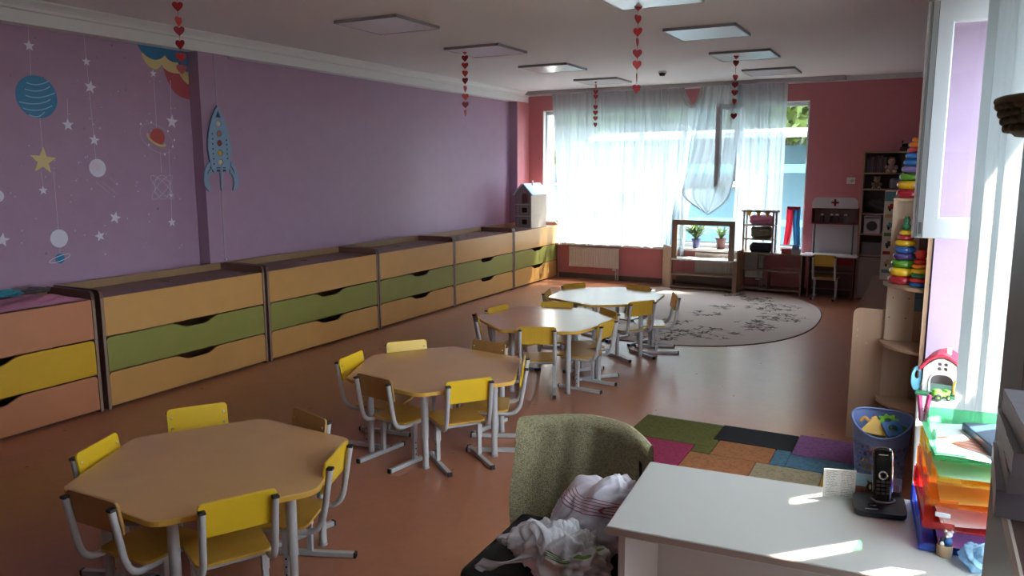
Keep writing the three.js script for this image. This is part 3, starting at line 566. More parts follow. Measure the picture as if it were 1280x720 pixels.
// ---------------------------------------------------------------- rugs
{
  // oval carpet, long way towards the far window
  const a = 1.48, b = 1.88, pts = [...Array(96)].map((_, i) => { const t = i / 96 * 2 * Math.PI, e = 2 / 2.35, c = Math.cos(t), s = Math.sin(t); return [a * Math.sign(c) * Math.abs(c) ** e, b * Math.sign(s) * Math.abs(s) ** e]; });
  const tex = canvasTex(1024, 1300, (c, w, h) => {
    c.fillStyle = '#cbbaae'; c.fillRect(0, 0, w, h);
    const keep = seed; seed = 991;
    for (let i = 0; i < 9000; i++) { c.fillStyle = ['rgba(150,135,125,0.25)', 'rgba(205,195,185,0.25)', 'rgba(120,105,98,0.18)'][i % 3]; c.fillRect(rnd() * w, rnd() * h, 2 + rnd() * 3, 1 + rnd() * 2); }
    const leaf = (x, y, l, t) => { c.save(); c.translate(x, y); c.rotate(t); c.beginPath(); c.moveTo(0, 0); c.quadraticCurveTo(l * 0.5, -l * 0.26, l, 0); c.quadraticCurveTo(l * 0.5, l * 0.26, 0, 0); c.fill(); c.restore(); };
    const spray = (x, y, n, R) => { for (let i = 0; i < n; i++) { const t = rr(0, 6.28), d = R * Math.sqrt(rnd()), X = x + d * Math.cos(t), Y = y + d * Math.sin(t); c.fillStyle = ['#4a3f36', '#5e5145', '#3f3a30', '#6f5a4c'][i % 4]; c.strokeStyle = '#5b4d42'; c.lineWidth = 3; const q = rr(0, 6.28); leaf(X, Y, rr(18, 40), q); leaf(X, Y, rr(16, 34), q + 0.9); leaf(X, Y, rr(16, 34), q - 0.9); c.beginPath(); c.moveTo(X, Y); c.lineTo(X - 26 * Math.cos(q), Y - 26 * Math.sin(q)); c.stroke(); } };
    // v grows towards the far window; u towards the furniture
    const sp = [[0.30, 0.12, 34, 130], [0.50, 0.13, 40, 130], [0.68, 0.20, 26, 110], [0.80, 0.36, 26, 90], [0.86, 0.52, 26, 90], [0.80, 0.68, 30, 100], [0.68, 0.82, 24, 90], [0.56, 0.90, 16, 70], [0.15, 0.25, 22, 90], [0.12, 0.5, 22, 90], [0.18, 0.75, 22, 90], [0.58, 0.48, 9, 60], [0.62, 0.62, 8, 50], [0.52, 0.30, 9, 60]];
    for (const [u, v, n, R] of sp) spray(u * w, (1 - v) * h, n, R);
    seed = keep;
  });
  const t = thing('oval_carpet', 'large oval beige carpet with dark leaf pattern before the far window', 'carpet', [-2.42, 0, -9.03]);
  const gb = new THREE.ExtrudeGeometry(poly(pts), { depth: 0.007, bevelEnabled: false }).rotateX(-Math.PI / 2);
  obj('backing', gb, mat([0.16, 0.12, 0.10], { roughness: 1 }), t);
  const top = new THREE.ShapeGeometry(poly(pts.map(([x, y]) => [x * 0.992, y * 0.994]))); const p = top.attributes.position, uv = top.attributes.uv; for (let i = 0; i < p.count; i++) uv.setXY(i, (p.getX(i) / a + 1) / 2, (p.getY(i) / b + 1) / 2);
  top.rotateX(-Math.PI / 2).translate(0, 0.0085, 0);
  obj('pile', top, mat([1, 1, 1], { roughness: 0.95, tex }), t, true);
}
{
  const t = thing('patchwork_rug', 'patchwork pile rug of coloured squares behind the white desk', 'rug', [0, 0, 0]);
  const R = [['green', [0.13, 0.125, 0.018], [[-1.585, -4.98, -1.07, -4.55], [-1.14, -4.55, -1.03, -4.43], [-1.075, -4.695, -1.03, -4.545]]], ['black', [0.012, 0.011, 0.014], [[-1.065, -5.0, -0.60, -4.70]]], ['lavender', [0.24, 0.085, 0.24], [[-0.595, -5.03, -0.10, -4.65]]],
    ['magenta', [0.36, 0.025, 0.09], [[-1.585, -4.545, -1.145, -4.10]]], ['orange', [0.44, 0.17, 0.06], [[-1.025, -4.695, -0.69, -4.43], [-1.14, -4.425, -0.76, -3.95]]], ['blue', [0.08, 0.19, 0.27], [[-0.685, -4.695, -0.60, -4.43], [-0.60, -4.645, -0.10, -4.43]]],
    ['beige', [0.42, 0.34, 0.20], [[-0.755, -4.425, -0.40, -4.10]]], ['yellow', [0.62, 0.38, 0.05], [[-0.395, -4.425, -0.10, -4.10]]], ['teal', [0.06, 0.22, 0.22], [[-0.755, -4.095, -0.10, -3.70]]], ['brown', [0.16, 0.09, 0.05], [[-1.585, -4.095, -1.145, -3.70]]], ['cream', [0.55, 0.48, 0.36], [[-1.14, -3.945, -0.76, -3.70]]]];
  obj('backing', span(-1.59, -0.095, 0, 0.006, -5.03, -3.69), mat([0.1, 0.08, 0.07]), t);
  for (const [n, c, rects] of R) {
    const m = mat(c, { roughness: 1, tex: T.pile, bump: T.terry, bumpScale: 0.004 });
    const q = obj('rug_patch', rects.map(([x0, z0, x1, z1]) => rbox(Math.abs(x1 - x0), 0.016, Math.abs(z1 - z0), 0.006, (x0 + x1) / 2, 0.013, (z0 + z1) / 2)), m, t); q.userData.label = n + ' pile patch';
  }
}
// ---------------------------------------------------------------- white desk
const DY = 0.75, DTURN = 0.08;
{
  const t = thing('office_desk', 'white topped office desk with brown edge carrying phone and letter trays', 'desk', [-0.141, 0, -2.146], DTURN);
  obj('desk_top', rbox(1.15, 0.018, 0.50, 0.003, 0, DY - 0.009, 0), M.desk, t);
  obj('edge_band', [span(-0.5765, 0.5765, DY - 0.021, DY - 0.003, 0.249, 0.2515), span(-0.5765, -0.574, DY - 0.021, DY - 0.003, -0.25, 0.25)], M.deskEdge, t);
  obj('under_board', span(-0.574, 0.574, DY - 0.024, DY - 0.0182, -0.248, 0.249), M.desk, t);
  obj('side_panel', span(-0.545, -0.527, 0, DY - 0.024, -0.23, 0.235), M.deskSide, t);
  obj('side_panel', span(0.527, 0.545, 0, DY - 0.024, -0.23, 0.235), M.deskSide, t);
  obj('modesty_panel', span(-0.527, 0.527, 0.25, DY - 0.024, -0.20, -0.184), M.deskSide, t);
}
const deskAt = (px, py, y = DY) => at(px, py, 'y', y);
// ---------------------------------------------------------------- cordless phone on its cradle
{
  const c = V(-0.055, DY, -2.285), t = thing('cordless_phone', 'black cordless phone standing in its charging cradle on the desk', 'telephone', [c.x, c.y, c.z], 0.30);
  const bs = roundPoly([[-0.072, -0.045], [0.060, -0.058], [0.075, 0.045], [-0.060, 0.052]], 0.025);
  const grey = mat([0.022, 0.024, 0.025], { roughness: 0.4 }), gloss = mat([0.012, 0.012, 0.013], { roughness: 0.15 });
  const bg = extrude(bs, 0.032, 0.006, 6).rotateX(-Math.PI / 2), p = bg.attributes.position; for (let i = 0; i < p.count; i++) if (p.getY(i) > 0.015) p.setY(i, 0.016 + (0.016) * Math.max(0, Math.min(1, (0.05 - p.getZ(i)) / 0.09))); bg.computeVertexNormals();
  obj('cradle', bg, grey, t);
  obj('cradle_lip', new THREE.TorusGeometry(0.030, 0.0035, 8, 28).scale(1, 0.62, 1).rotateX(-Math.PI / 2 + 0.16).translate(0.012, 0.031, -0.012), mat([0.25, 0.25, 0.25], { roughness: 0.2, metalness: 0.6 }), t);
  obj('page_button', rbox(0.022, 0.004, 0.011, 0.0018, -0.022, 0.0245, 0.018), gloss, t);
  obj('print', span(-0.045, -0.012, 0.0205, 0.0212, 0.034, 0.037), mat([0.6, 0.6, 0.6]), t);
  const h = new THREE.Group(); h.name = 'handset'; h.position.set(0.012, 0.022, -0.012); h.rotation.set(-0.20, -0.15, 0); t.add(h);
  const hs = roundPoly([[-0.020, 0], [0.020, 0], [0.025, 0.09], [0.023, 0.150], [-0.023, 0.150], [-0.025, 0.09]], 0.012);
  obj('handset_shell', extrude(hs, 0.024, 0.005, 5).translate(0, 0, -0.012), gloss, h);
  obj('side_trim', [tube([V(-0.0245, 0.03, 0), V(-0.0252, 0.09, 0), V(-0.0235, 0.14, 0), V(-0.012, 0.1505, 0), V(0.012, 0.1505, 0), V(0.0235, 0.14, 0), V(0.0252, 0.09, 0), V(0.0245, 0.03, 0)], 0.0018, 40, 6)], mat([0.55, 0.55, 0.56], { roughness: 0.15, metalness: 0.9 }), h);
  obj('screen', rbox(0.036, 0.036, 0.001, 0.0004, 0, 0.108, 0.0125), mat([0.015, 0.018, 0.02], { roughness: 0.08 }), h);
  obj('print', span(-0.012, 0.012, 0.132, 0.134, 0.0118, 0.0125), mat([0.5, 0.5, 0.5]), h);
  obj('navigation_key', new THREE.TorusGeometry(0.010, 0.0028, 8, 24).translate(0, 0.076, 0.0125), mat([0.55, 0.56, 0.57], { roughness: 0.2, metalness: 0.8 }), h);
  for (let r = 0; r < 4; r++) for (let k = 0; k < 3; k++) obj('key', rbox(0.009, 0.006, 0.002, 0.0008, -0.0125 + k * 0.0125, 0.058 - r * 0.0105, 0.0125, 1), mat([0.06, 0.06, 0.065], { roughness: 0.3 }), h);
}
// ---------------------------------------------------------------- folded card with text and a picture
{
  const t = thing('folded_card', 'open greeting card with handwriting and a horse picture behind the phone', 'card', [-0.12, DY, -2.345], 0.10);
  const left = canvasTex(256, 256, (c, w, h) => { c.fillStyle = '#e6e6df'; c.fillRect(0, 0, w, h); c.strokeStyle = '#3d3f45'; c.lineWidth = 2.2; const keep = seed; seed = 15; for (const [x0, x1] of [[14, 120], [134, 244]]) for (let r = 0; r < 15; r++) { c.beginPath(); let x = x0 + rnd() * 10; const y = 16 + r * 16, e = x0 + (x1 - x0) * rr(0.6, 1); c.moveTo(x, y); while (x < e) { x += rr(3, 7); c.lineTo(x, y + rr(-4, 4)); if (rnd() < 0.16) { x += 6; c.moveTo(x, y); } } c.stroke(); } seed = keep; });
  const right = canvasTex(256, 256, (c, w, h) => { c.fillStyle = '#9cc6d2'; c.fillRect(0, 0, w, 130); c.fillStyle = '#8a5a44'; c.fillRect(0, 120, w, 136); const keep = seed; seed = 33; for (let i = 0; i < 500; i++) { c.fillStyle = ['#7a4a3a', '#a06a50', '#5b4538', '#b07a58'][i % 4]; c.fillRect(rnd() * w, 122 + rnd() * 130, 7, 5); } seed = keep;
    c.fillStyle = '#3b2a22'; c.beginPath(); c.moveTo(62, 46); c.lineTo(70, 82); c.lineTo(60, 120); c.lineTo(74, 160); c.lineTo(92, 160); c.lineTo(104, 118); c.lineTo(108, 80); c.lineTo(120, 44); c.lineTo(98, 66); c.lineTo(78, 66); c.closePath(); c.fill(); c.fillStyle = '#d9c8b5'; c.beginPath(); c.ellipse(84, 118, 7, 26, 0, 0, 7); c.fill(); c.fillStyle = '#d9d6c8'; c.fillRect(200, 60, 50, 70); c.strokeStyle = '#555'; c.lineWidth = 3; for (let i = 0; i < 3; i++) { c.strokeRect(208, 70 + i * 20, 12, 10); c.strokeRect(228, 70 + i * 20, 12, 10); } });
  const page = (w, h, turn, x, z, tex, nm) => { const g = box(w, h, 0.0012), gm = obj(nm, g, mat([0.75, 0.75, 0.72], { roughness: 0.6 }), t); gm.position.set(x, h / 2, z); gm.rotation.y = turn; const q = obj('print', quad(w * 0.99, h * 0.99).translate(0, 0, 0.001), mat([1, 1, 1], { roughness: 0.5, tex }), gm, true); return q; };
  page(0.088, 0.085, 0.18, -0.044, 0.008, left, 'page'); page(0.12, 0.078, -0.04, 0.058, 0.002, right, 'page');
}
// ---------------------------------------------------------------- stack of coloured letter trays
const trayX = 0.158, trayZ = -2.25;
{
  const cols = [['blue', [0.22, 0.42, 0.90]], ['red', [0.86, 0.13, 0.14]], ['amber', [0.96, 0.55, 0.14]], ['yellow', [0.96, 0.82, 0.20]], ['green', [0.42, 0.90, 0.62]]];
  const W = 0.25, D = 0.31, hh = 0.058;
  cols.forEach(([n, c], k) => {
    const t = thing('letter_tray', 'translucent ' + n + ' plastic letter tray in the stack on the desk', 'letter tray', [trayX + 0.004 * k, DY + k * hh, trayZ - 0.004 * k], DTURN, 'stacked letter trays');
    const m = mat(c, { phys: true, transmission: 0.88, thickness: 0, roughness: 0.12, ior: 1.45, specularIntensity: 0.8 });
    obj('tray_floor', rbox(W, 0.003, D, 0.001, 0, 0.006, 0, 1), m, t);
    obj('back_wall', rbox(W, 0.045, 0.003, 0.001, 0, 0.028, -D / 2, 1), m, t);
    for (const s of [-1, 1]) {
      // wavy side: dips in the middle, rises to the stacking posts
      const sh = new THREE.Shape(); sh.moveTo(-D / 2, 0.004); sh.lineTo(D / 2, 0.004); sh.lineTo(D / 2, 0.022); sh.bezierCurveTo(D / 2 - 0.03, 0.03, D / 2 - 0.03, 0.060, D / 2 - 0.06, 0.060); sh.bezierCurveTo(D / 2 - 0.10, 0.060, D / 2 - 0.09, 0.030, 0, 0.030); sh.bezierCurveTo(-D / 2 + 0.09, 0.030, -D / 2 + 0.10, 0.060, -D / 2 + 0.05, 0.060); sh.lineTo(-D / 2, 0.058); sh.closePath();
      obj('side_wall', extrude(sh, 0.003, 0, 6).rotateY(-Math.PI / 2).translate(s * (W / 2 - 0.003) + 0.003, 0, 0), m, t);
    }
    obj('front_lip', [rbox(0.07, 0.018, 0.003, 0.001, -W / 2 + 0.035, 0.013, D / 2, 1), rbox(0.07, 0.018, 0.003, 0.001, W / 2 - 0.035, 0.013, D / 2, 1), rbox(W, 0.006, 0.003, 0.001, 0, 0.006, D / 2, 1)], m, t);
  });
  const paper = (c, k, w, d, y, turn, dx, dz, label, draw) => { const g = sheet(10, 10, (u, v) => [(u - 0.5) * w, 0.010 + y + 0.004 * Math.sin(u * 5 + v * 3 + k), (v - 0.5) * d, u, 1 - v]); const o = obj('paper_sheet', g, mat(c, { roughness: 0.6, ...(draw ? { tex: canvasTex(256, 320, draw) } : {}) }), scene, true); o.position.set(trayX + dx, DY + k * hh, trayZ + dz); o.rotation.y = DTURN + turn; return tag(o, label, 'paper'); };
  paper([0.8, 0.8, 0.8], 1, 0.19, 0.27, 0.006, 0.05, 0.01, 0.0, 'white sheets lying in the red letter tray');
  paper([0.80, 0.42, 0.10], 2, 0.20, 0.28, 0.004, -0.03, 0.02, 0.0, 'orange sheet lying in the amber letter tray');
  paper([0.72, 0.86, 0.68], 3, 0.21, 0.27, 0.006, 0.04, 0.01, 0.0, 'pale green sheet lying in the yellow letter tray');
  paper([0.32, 0.20, 0.50], 0, 0.20, 0.27, 0.006, 0.0, 0.02, 0.0, 'violet folder lying in the lowest blue letter tray');
  paper([1, 1, 1], 4, 0.20, 0.29, 0.006, 0.03, -0.01, 0.0, 'child drawing with orange strokes in the green letter tray', (c, w, h) => { c.fillStyle = '#dfe9ea'; c.fillRect(0, 0, w, h); c.lineWidth = 5; const keep = seed; seed = 8; for (let i = 0; i < 16; i++) { c.strokeStyle = ['#d8733a', '#c9564e', '#e0a070', '#6b3a2a'][i % 4]; c.beginPath(); c.moveTo(30 + i * 3, 150 + i * 5); c.quadraticCurveTo(110, 120 + i * 9, 200 - i * 2, 190 + i * 5); c.stroke(); } seed = keep; });
  const bk = thing('notebook', 'dark blue hardcover notebook lying in the green letter tray', 'notebook', [trayX + 0.075, DY + 4 * hh + 0.015, trayZ - 0.01], DTURN + 0.22);
  const bl = mat([0.035, 0.085, 0.15], { roughness: 0.35 });
  obj('cover', [rbox(0.15, 0.003, 0.21, 0.001, 0, 0.0225, 0, 1), rbox(0.15, 0.003, 0.21, 0.001, 0, 0.0015, 0, 1), rbox(0.006, 0.024, 0.21, 0.002, -0.073, 0.012, 0, 2)], bl, bk);
  obj('page_block', span(-0.069, 0.070, 0.003, 0.021, -0.10, 0.10), mat([0.75, 0.74, 0.70], { roughness: 0.8 }), bk);
  // clothes peg clipped to the tray corner
  const pg = thing('clothes_peg', 'pink plastic clothes peg clipped on the corner of the trays', 'clothes peg', [trayX - 0.122, DY + 4 * hh + 0.032, trayZ - 0.125], 0.5);
  const pk = mat([0.75, 0.12, 0.32], { roughness: 0.35 });
  for (const s of [-1, 1]) obj('jaw', box(0.008, 0.075, 0.012).rotateZ(s * -0.14).translate(s * 0.009, 0.022, 0), pk, pg);
  obj('spring', new THREE.TorusGeometry(0.007, 0.0018, 6, 16).translate(0, 0.015, 0), M.bolt, pg);
}
// ---------------------------------------------------------------- little wooden pot with a figurine and a clip
{
  const p = deskAt(1180, 694), t = thing('figurine_pot', 'small wooden pot holding a penguin figurine and a clip on a stem', 'ornament', [p.x, DY, p.z]);
  obj('pot', lathe([[0, 0], [0.016, 0], [0.0175, 0.003], [0.0175, 0.028], [0.0155, 0.030], [0.0155, 0.022], [0, 0.022]], 24), mat([0.62, 0.42, 0.24], { roughness: 0.6, tex: T.grain }), t);
  obj('penguin_body', [new THREE.SphereGeometry(0.007, 14, 10).scale(1, 1.3, 1).translate(-0.007, 0.032, 0.004), new THREE.SphereGeometry(0.005, 12, 8).translate(-0.007, 0.043, 0.004)], mat([0.03, 0.03, 0.03], { roughness: 0.4 }), t);
  obj('penguin_belly', new THREE.SphereGeometry(0.005, 12, 8).scale(1, 1.4, 0.6).translate(-0.007, 0.032, 0.0095), M.white, t);
  obj('bear_body', [new THREE.SphereGeometry(0.010, 14, 10).scale(1, 1.2, 1).translate(0.006, 0.036, -0.002)], mat([0.05, 0.16, 0.42], { roughness: 0.5 }), t);
  obj('bear_head', [new THREE.SphereGeometry(0.009, 14, 10).translate(0.006, 0.055, -0.002), new THREE.SphereGeometry(0.004, 8, 6).translate(-0.001, 0.063, -0.002), new THREE.SphereGeometry(0.004, 8, 6).translate(0.013, 0.063, -0.002), new THREE.SphereGeometry(0.004, 8, 6).translate(0.002, 0.053, 0.007)], mat([0.66, 0.60, 0.56], { roughness: 0.6 }), t);
  obj('stem', tube([V(-0.002, 0.024, -0.004), V(-0.004, 0.06, -0.006), V(-0.009, 0.095, -0.008)], 0.0012, 16, 6), mat([0.3, 0.3, 0.3], { roughness: 0.3, metalness: 0.7 }), t);
  obj('clip', rbox(0.034, 0.012, 0.005, 0.002, -0.010, 0.100, -0.008), mat([0.62, 0.64, 0.68], { roughness: 0.4 }), t);
}
// crumpled plastic and thin film shapes
function crumple(g, amp, f, k) {
  const p = g.attributes.position, n = g.attributes.normal, q = [];
  for (let i = 0; i < p.count; i++) {
    const x = p.getX(i), y = p.getY(i), z = p.getZ(i);
    const rid = (a) => 1 - Math.abs(2 * (a - Math.floor(a)) - 1);
    const s = rid(f * (x * 0.9 + y * 0.5 + z * 0.3) + k + 0.6 * Math.sin(y * f * 2.1)) * 0.5 + rid(f * 1.7 * (x * -0.4 + y * 0.8 + z * 0.6) + k * 2 + 0.5 * Math.sin(x * f * 3)) * 0.3 + rid(f * 3.1 * (z * 0.8 - y * 0.4 + x * 0.5) + k * 3 + 0.7 * Math.sin(y * f * 4)) * 0.2 + rid(f * 5.3 * (x * 0.7 + z * 0.5 - y * 0.6) + k * 5 + 0.8 * Math.sin(z * f * 5)) * 0.11 + rid(f * 8.7 * (y * 0.8 - x * 0.5 + z * 0.4) + k * 7) * 0.07 - 0.55;
    q.push(x + n.getX(i) * amp * s, y + n.getY(i) * amp * s, z + n.getZ(i) * amp * s);
  }
  for (let i = 0; i < p.count; i++) p.setXYZ(i, q[3 * i], q[3 * i + 1], q[3 * i + 2]);
  g.computeVertexNormals(); return g;
}
const film = (c, tr = 0.35, r = 0.3) => mat(c, { phys: true, transmission: tr, thickness: 0, roughness: r, ior: 1.4 });
{
  const p = deskAt(1214, 706);
  const g = crumple(new THREE.SphereGeometry(1, 64, 40).scale(0.035, 0.028, 0.04), 0.020, 30, 0.3).translate(p.x + 0.012, DY + 0.026, p.z + 0.01);
  tag(obj('plastic_wrap', g, film([0.45, 0.72, 0.88], 0.5, 0.2)), 'crumpled light blue plastic wrap beside the letter trays', 'plastic wrap');
}
// ---------------------------------------------------------------- office chair with towel and bags
{
  const C = V(-0.985, 0, -2.16), t = thing('office_chair', 'black upholstered office chair draped with an olive towel', 'chair', [C.x, 0, C.z], 0.02);
  const sg = rbox(0.47, 0.075, 0.47, 0.034, 0, 0.425, 0.0, 4); obj('seat', sg, M.blackCloth, t);
  const back = (off) => (u, v) => { const a = (u - 0.5) * 2, x = a * 0.225, yy = 0.50 + v * 0.25; const z = -0.322 - 0.004 * v + 0.10 * a * a - off; return [x * (1 - 0.05 * v * v), yy - (v > 0.8 ? 0.03 * a * a * a * a : 0), z, u * 0.5, v * 0.3]; };
  const f0 = sheet(24, 12, back(0.0)), f1 = sheet(24, 12, back(0.03)); obj('backrest', [f0, f1, rod(V(-0.20, 0.50, -0.258), V(-0.20, 0.72, -0.262), 0.012), rod(V(0.20, 0.50, -0.258), V(0.20, 0.72, -0.262), 0.012)], M.blackCloth, t, true);
  for (const s of [-1, 1]) obj('back_support', tube([V(s * 0.215, 0.43, -0.16), V(s * 0.228, 0.45, -0.22), V(s * 0.225, 0.55, -0.26), V(s * 0.20, 0.70, -0.285)], 0.014, 24, 8), M.black, t);
  for (const [x, z] of [[-0.2, -0.2], [0.2, -0.2], [-0.2, 0.2], [0.2, 0.2]]) obj('leg', rod(V(x, 0.40, z), V(x * 1.15, 0.012, z * 1.15), 0.013, 10), M.black, t);
  // towel folded over the top of the back
  const th = (front) => (u, v) => {
    const a = (u - 0.5) * 2, wob = 0.011 * Math.sin(u * 17 + 1 + 0.8 * v) + 0.008 * Math.sin(u * 31 + v * 3);
    const topY = 0.825 - 0.012 * Math.abs(a) - 0.05 * Math.pow(Math.max(0, a - 0.55), 1.5) * 2, len = front ? 0.40 - 0.06 * u : 0.30;
    const x = a * (0.245 + 0.005 * v), zc = -0.338 + 0.10 * a * a;
    const th2 = v < 0.14 ? v / 0.14 : 1, ang = th2 * Math.PI / 2, r = 0.036;
    let y, z;
    if (v < 0.14) { y = topY - r + r * Math.cos(ang); z = zc + (front ? 1 : -1) * r * Math.sin(ang); } else { const d = (v - 0.14) / 0.86; y = topY - r - d * len; z = zc + (front ? 1 : -1) * (r + wob * (0.4 + d)) + (front ? 0.02 * d : 0); }
    return [x + 0.006 * Math.sin(v * 7 + u * 4), y, z, u * 0.5, v * 0.45];
  };
  const tw = thing('towel', 'olive green terry towel hung over the back of the office chair', 'towel', [C.x, 0, C.z], 0.02);
  obj('cloth', [sheet(80, 40, th(true)), sheet(80, 30, th(false))], M.towel, tw, true);
}
{
  // standing bag with red line print
  const t = thing('plastic_bag', 'pale lilac plastic bag with thin red printed lines on the chair seat', 'bag', [-0.86, 0.463, -2.22], 0.1);
  const tex = canvasTex(512, 512, (c, w, h) => { c.fillStyle = '#e9e3ee'; c.fillRect(0, 0, w, h); c.strokeStyle = '#b03a48'; c.lineWidth = 3; for (let i = 0; i < 6; i++) { c.beginPath(); c.moveTo(0, 150 + i * 13); c.lineTo(w, 190 + i * 13); c.stroke(); } c.beginPath(); c.ellipse(140, 196, 12, 18, 0.3, 0, 7); c.stroke(); });
  const g = new THREE.SphereGeometry(1, 90, 60), p = g.attributes.position;
  for (let i = 0; i < p.count; i++) { let x = p.getX(i), y = p.getY(i), z = p.getZ(i); const sx = Math.sign(x) * Math.pow(Math.abs(x), 0.75), sy = Math.sign(y) * Math.pow(Math.abs(y), 0.7), sz = Math.sign(z) * Math.pow(Math.abs(z), 0.8); p.setXYZ(i, sx * 0.14 + 0.06 * sy, (sy + 1) * 0.122, sz * 0.085 - 0.02 * sy); }
  g.computeVertexNormals(); crumple(g, 0.05, 9, 0.7);
  obj('bag_film', g, mat([1, 1, 1], { phys: true, transmission: 0.18, thickness: 0, roughness: 0.35, tex }), t, true);
}
{
  const t = thing('plastic_bag', 'crumpled white plastic bag with green leaf print in front of the lilac one', 'bag', [-0.90, 0.463, -2.03], -0.1);
  const tex = canvasTex(512, 512, (c, w, h) => { c.fillStyle = '#e6e6ea'; c.fillRect(0, 0, w, h); c.fillStyle = '#5f9a3a'; for (const [x, y, r] of [[150, 190, 26], [205, 170, 20], [330, 185, 24], [390, 160, 18], [60, 150, 20], [270, 175, 14]]) { c.beginPath(); c.ellipse(x, y, r, r * 0.7, 0.4, 0, 7); c.fill(); } c.strokeStyle = '#e6e6ea'; c.lineWidth = 5; for (const [x, y] of [[150, 190], [330, 185]]) for (let k = -1; k < 2; k++) { c.beginPath(); c.moveTo(x - 24, y + k * 9); c.lineTo(x + 24, y + k * 9 - 6); c.stroke(); } });
  const g = new THREE.SphereGeometry(1, 100, 70), p = g.attributes.position;
  for (let i = 0; i < p.count; i++) { let x = p.getX(i), y = p.getY(i), z = p.getZ(i); const sx = Math.sign(x) * Math.pow(Math.abs(x), 0.85), sy = Math.sign(y) * Math.pow(Math.abs(y), 0.75); const tail = Math.max(0, -x) ** 3; p.setXYZ(i, sx * 0.135 - tail * 0.10, (sy * (1 - 0.75 * tail) + 1 - 0.2 * tail) * 0.075, z * (0.10 * (1 - 0.6 * tail)) + 0.02 * Math.sin(x * 3)); }
  g.computeVertexNormals(); crumple(g, 0.06, 12, 0.2);
  obj('bag_film', g, mat([1, 1, 1], { phys: true, transmission: 0.25, thickness: 0, roughness: 0.3, tex }), t, true);
  const ear = (pts, w, k) => { const q = new THREE.CatmullRomCurve3(pts); return sheet(40, 6, (u, v) => { const c = q.getPoint(u), d = q.getTangent(u), n = V(0.3, 0.2, 1).cross(d).normalize(), o = (v - 0.5) * w * (0.55 + 0.45 * Math.sin(u * 9 + k)); return [c.x + n.x * o, c.y + n.y * o, c.z + n.z * o + 0.008 * Math.sin(v * 9 + u * 11 + k)]; }); };
  obj('handle', [ear([V(-0.06, 0.10, 0.05), V(-0.11, 0.145, 0.05), V(-0.085, 0.175, 0.04), V(-0.04, 0.14, 0.05), V(-0.01, 0.09, 0.085)], 0.05, 0.3), ear([V(-0.05, 0.09, 0.06), V(-0.13, 0.05, 0.09), V(-0.21, 0.02, 0.10), V(-0.25, 0.008, 0.11)], 0.045, 1.4)], film([0.85, 0.85, 0.87], 0.3, 0.3), t);
}
// ---------------------------------------------------------------- dark cabinet beside the camera, basket and folders
{
  const t = thing('storage_cabinet', 'dark brown storage cabinet with tall section and lower worktop by the window', 'cabinet', [0, 0, 0]);
  const cm = mat([0.075, 0.044, 0.035], { roughness: 0.45, tex: T.grain });
  obj('tall_body', span(0.143, 0.43, 0, 1.745, -1.62, -1.32), cm, t);
  obj('low_body', span(0.122, 0.43, 0, 1.238, -1.32, -0.35), cm, t);
  obj('low_top', span(0.122, 0.43, 1.238, 1.262, -1.32, -0.33), cm, t);
  obj('edge_band', span(0.1185, 0.122, 1.238, 1.263, -1.32, -0.33), mat([0.42, 0.36, 0.30], { roughness: 0.5 }), t);
  const f = [[0.035, [0.20, 0.19, 0.20]], [0.025, [0.18, 0.15, 0.12]], [0.028, [0.12, 0.14, 0.12]], [0.03, [0.17, 0.165, 0.18]]]; let y = 1.263;
  f.forEach(([h, c], i) => {
    const k = thing('document_folder', ['lowest', 'second from the bottom', 'second from the top', 'topmost'][i] + ' clear plastic document folder stacked on the dark cabinet', 'folder', [0.128 + 0.004 * (i % 2), y, -1.30 + 0.01 * i], 0.03 * (i - 1.5), 'plastic folders on the dark cabinet');
    obj('sleeve', crumple(new THREE.BoxGeometry(0.31, h, 0.20, 14, 4, 14), 0.002, 30, i * 0.37).translate(0.14, h / 2 + 0.001, 0.10), film([0.30, 0.29, 0.32], 0.4, 0.3), k);
    obj('paper_block', box(0.285, h * 0.55, 0.18, 0.14, h / 2, 0.10), mat(c, { roughness: 0.8 }), k);
    y += h + 0.002;
  });
  const b = thing('wicker_basket', 'dark olive woven basket on top of the tall dark cabinet', 'basket', [0.262, 1.746, -1.47]);
  const wv = mat([0.085, 0.07, 0.03], { roughness: 0.8 });
  obj('wall', lathe([[0.0, 0], [0.145, 0], [0.158, 0.012], [0.170, 0.05], [0.172, 0.052], [0.166, 0.052], [0.154, 0.016], [0, 0.008]], 40), wv, b);
  const strands = []; for (let r = 0; r < 4; r++) for (let i = 0; i < 44; i++) { const a = (i + (r % 2) / 2) / 44 * 2 * Math.PI, R = 0.158 + 0.0042 * r; strands.push(new THREE.SphereGeometry(0.0105, 6, 5).scale(1, 0.62, 0.6).rotateY(-a + Math.PI / 2).translate(R * Math.cos(a), 0.012 + r * 0.0115, R * Math.sin(a))); }
  obj('weave', strands, wv, b);
  obj('rim', new THREE.TorusGeometry(0.172, 0.006, 8, 48).rotateX(Math.PI / 2).translate(0, 0.054, 0), wv, b);
}
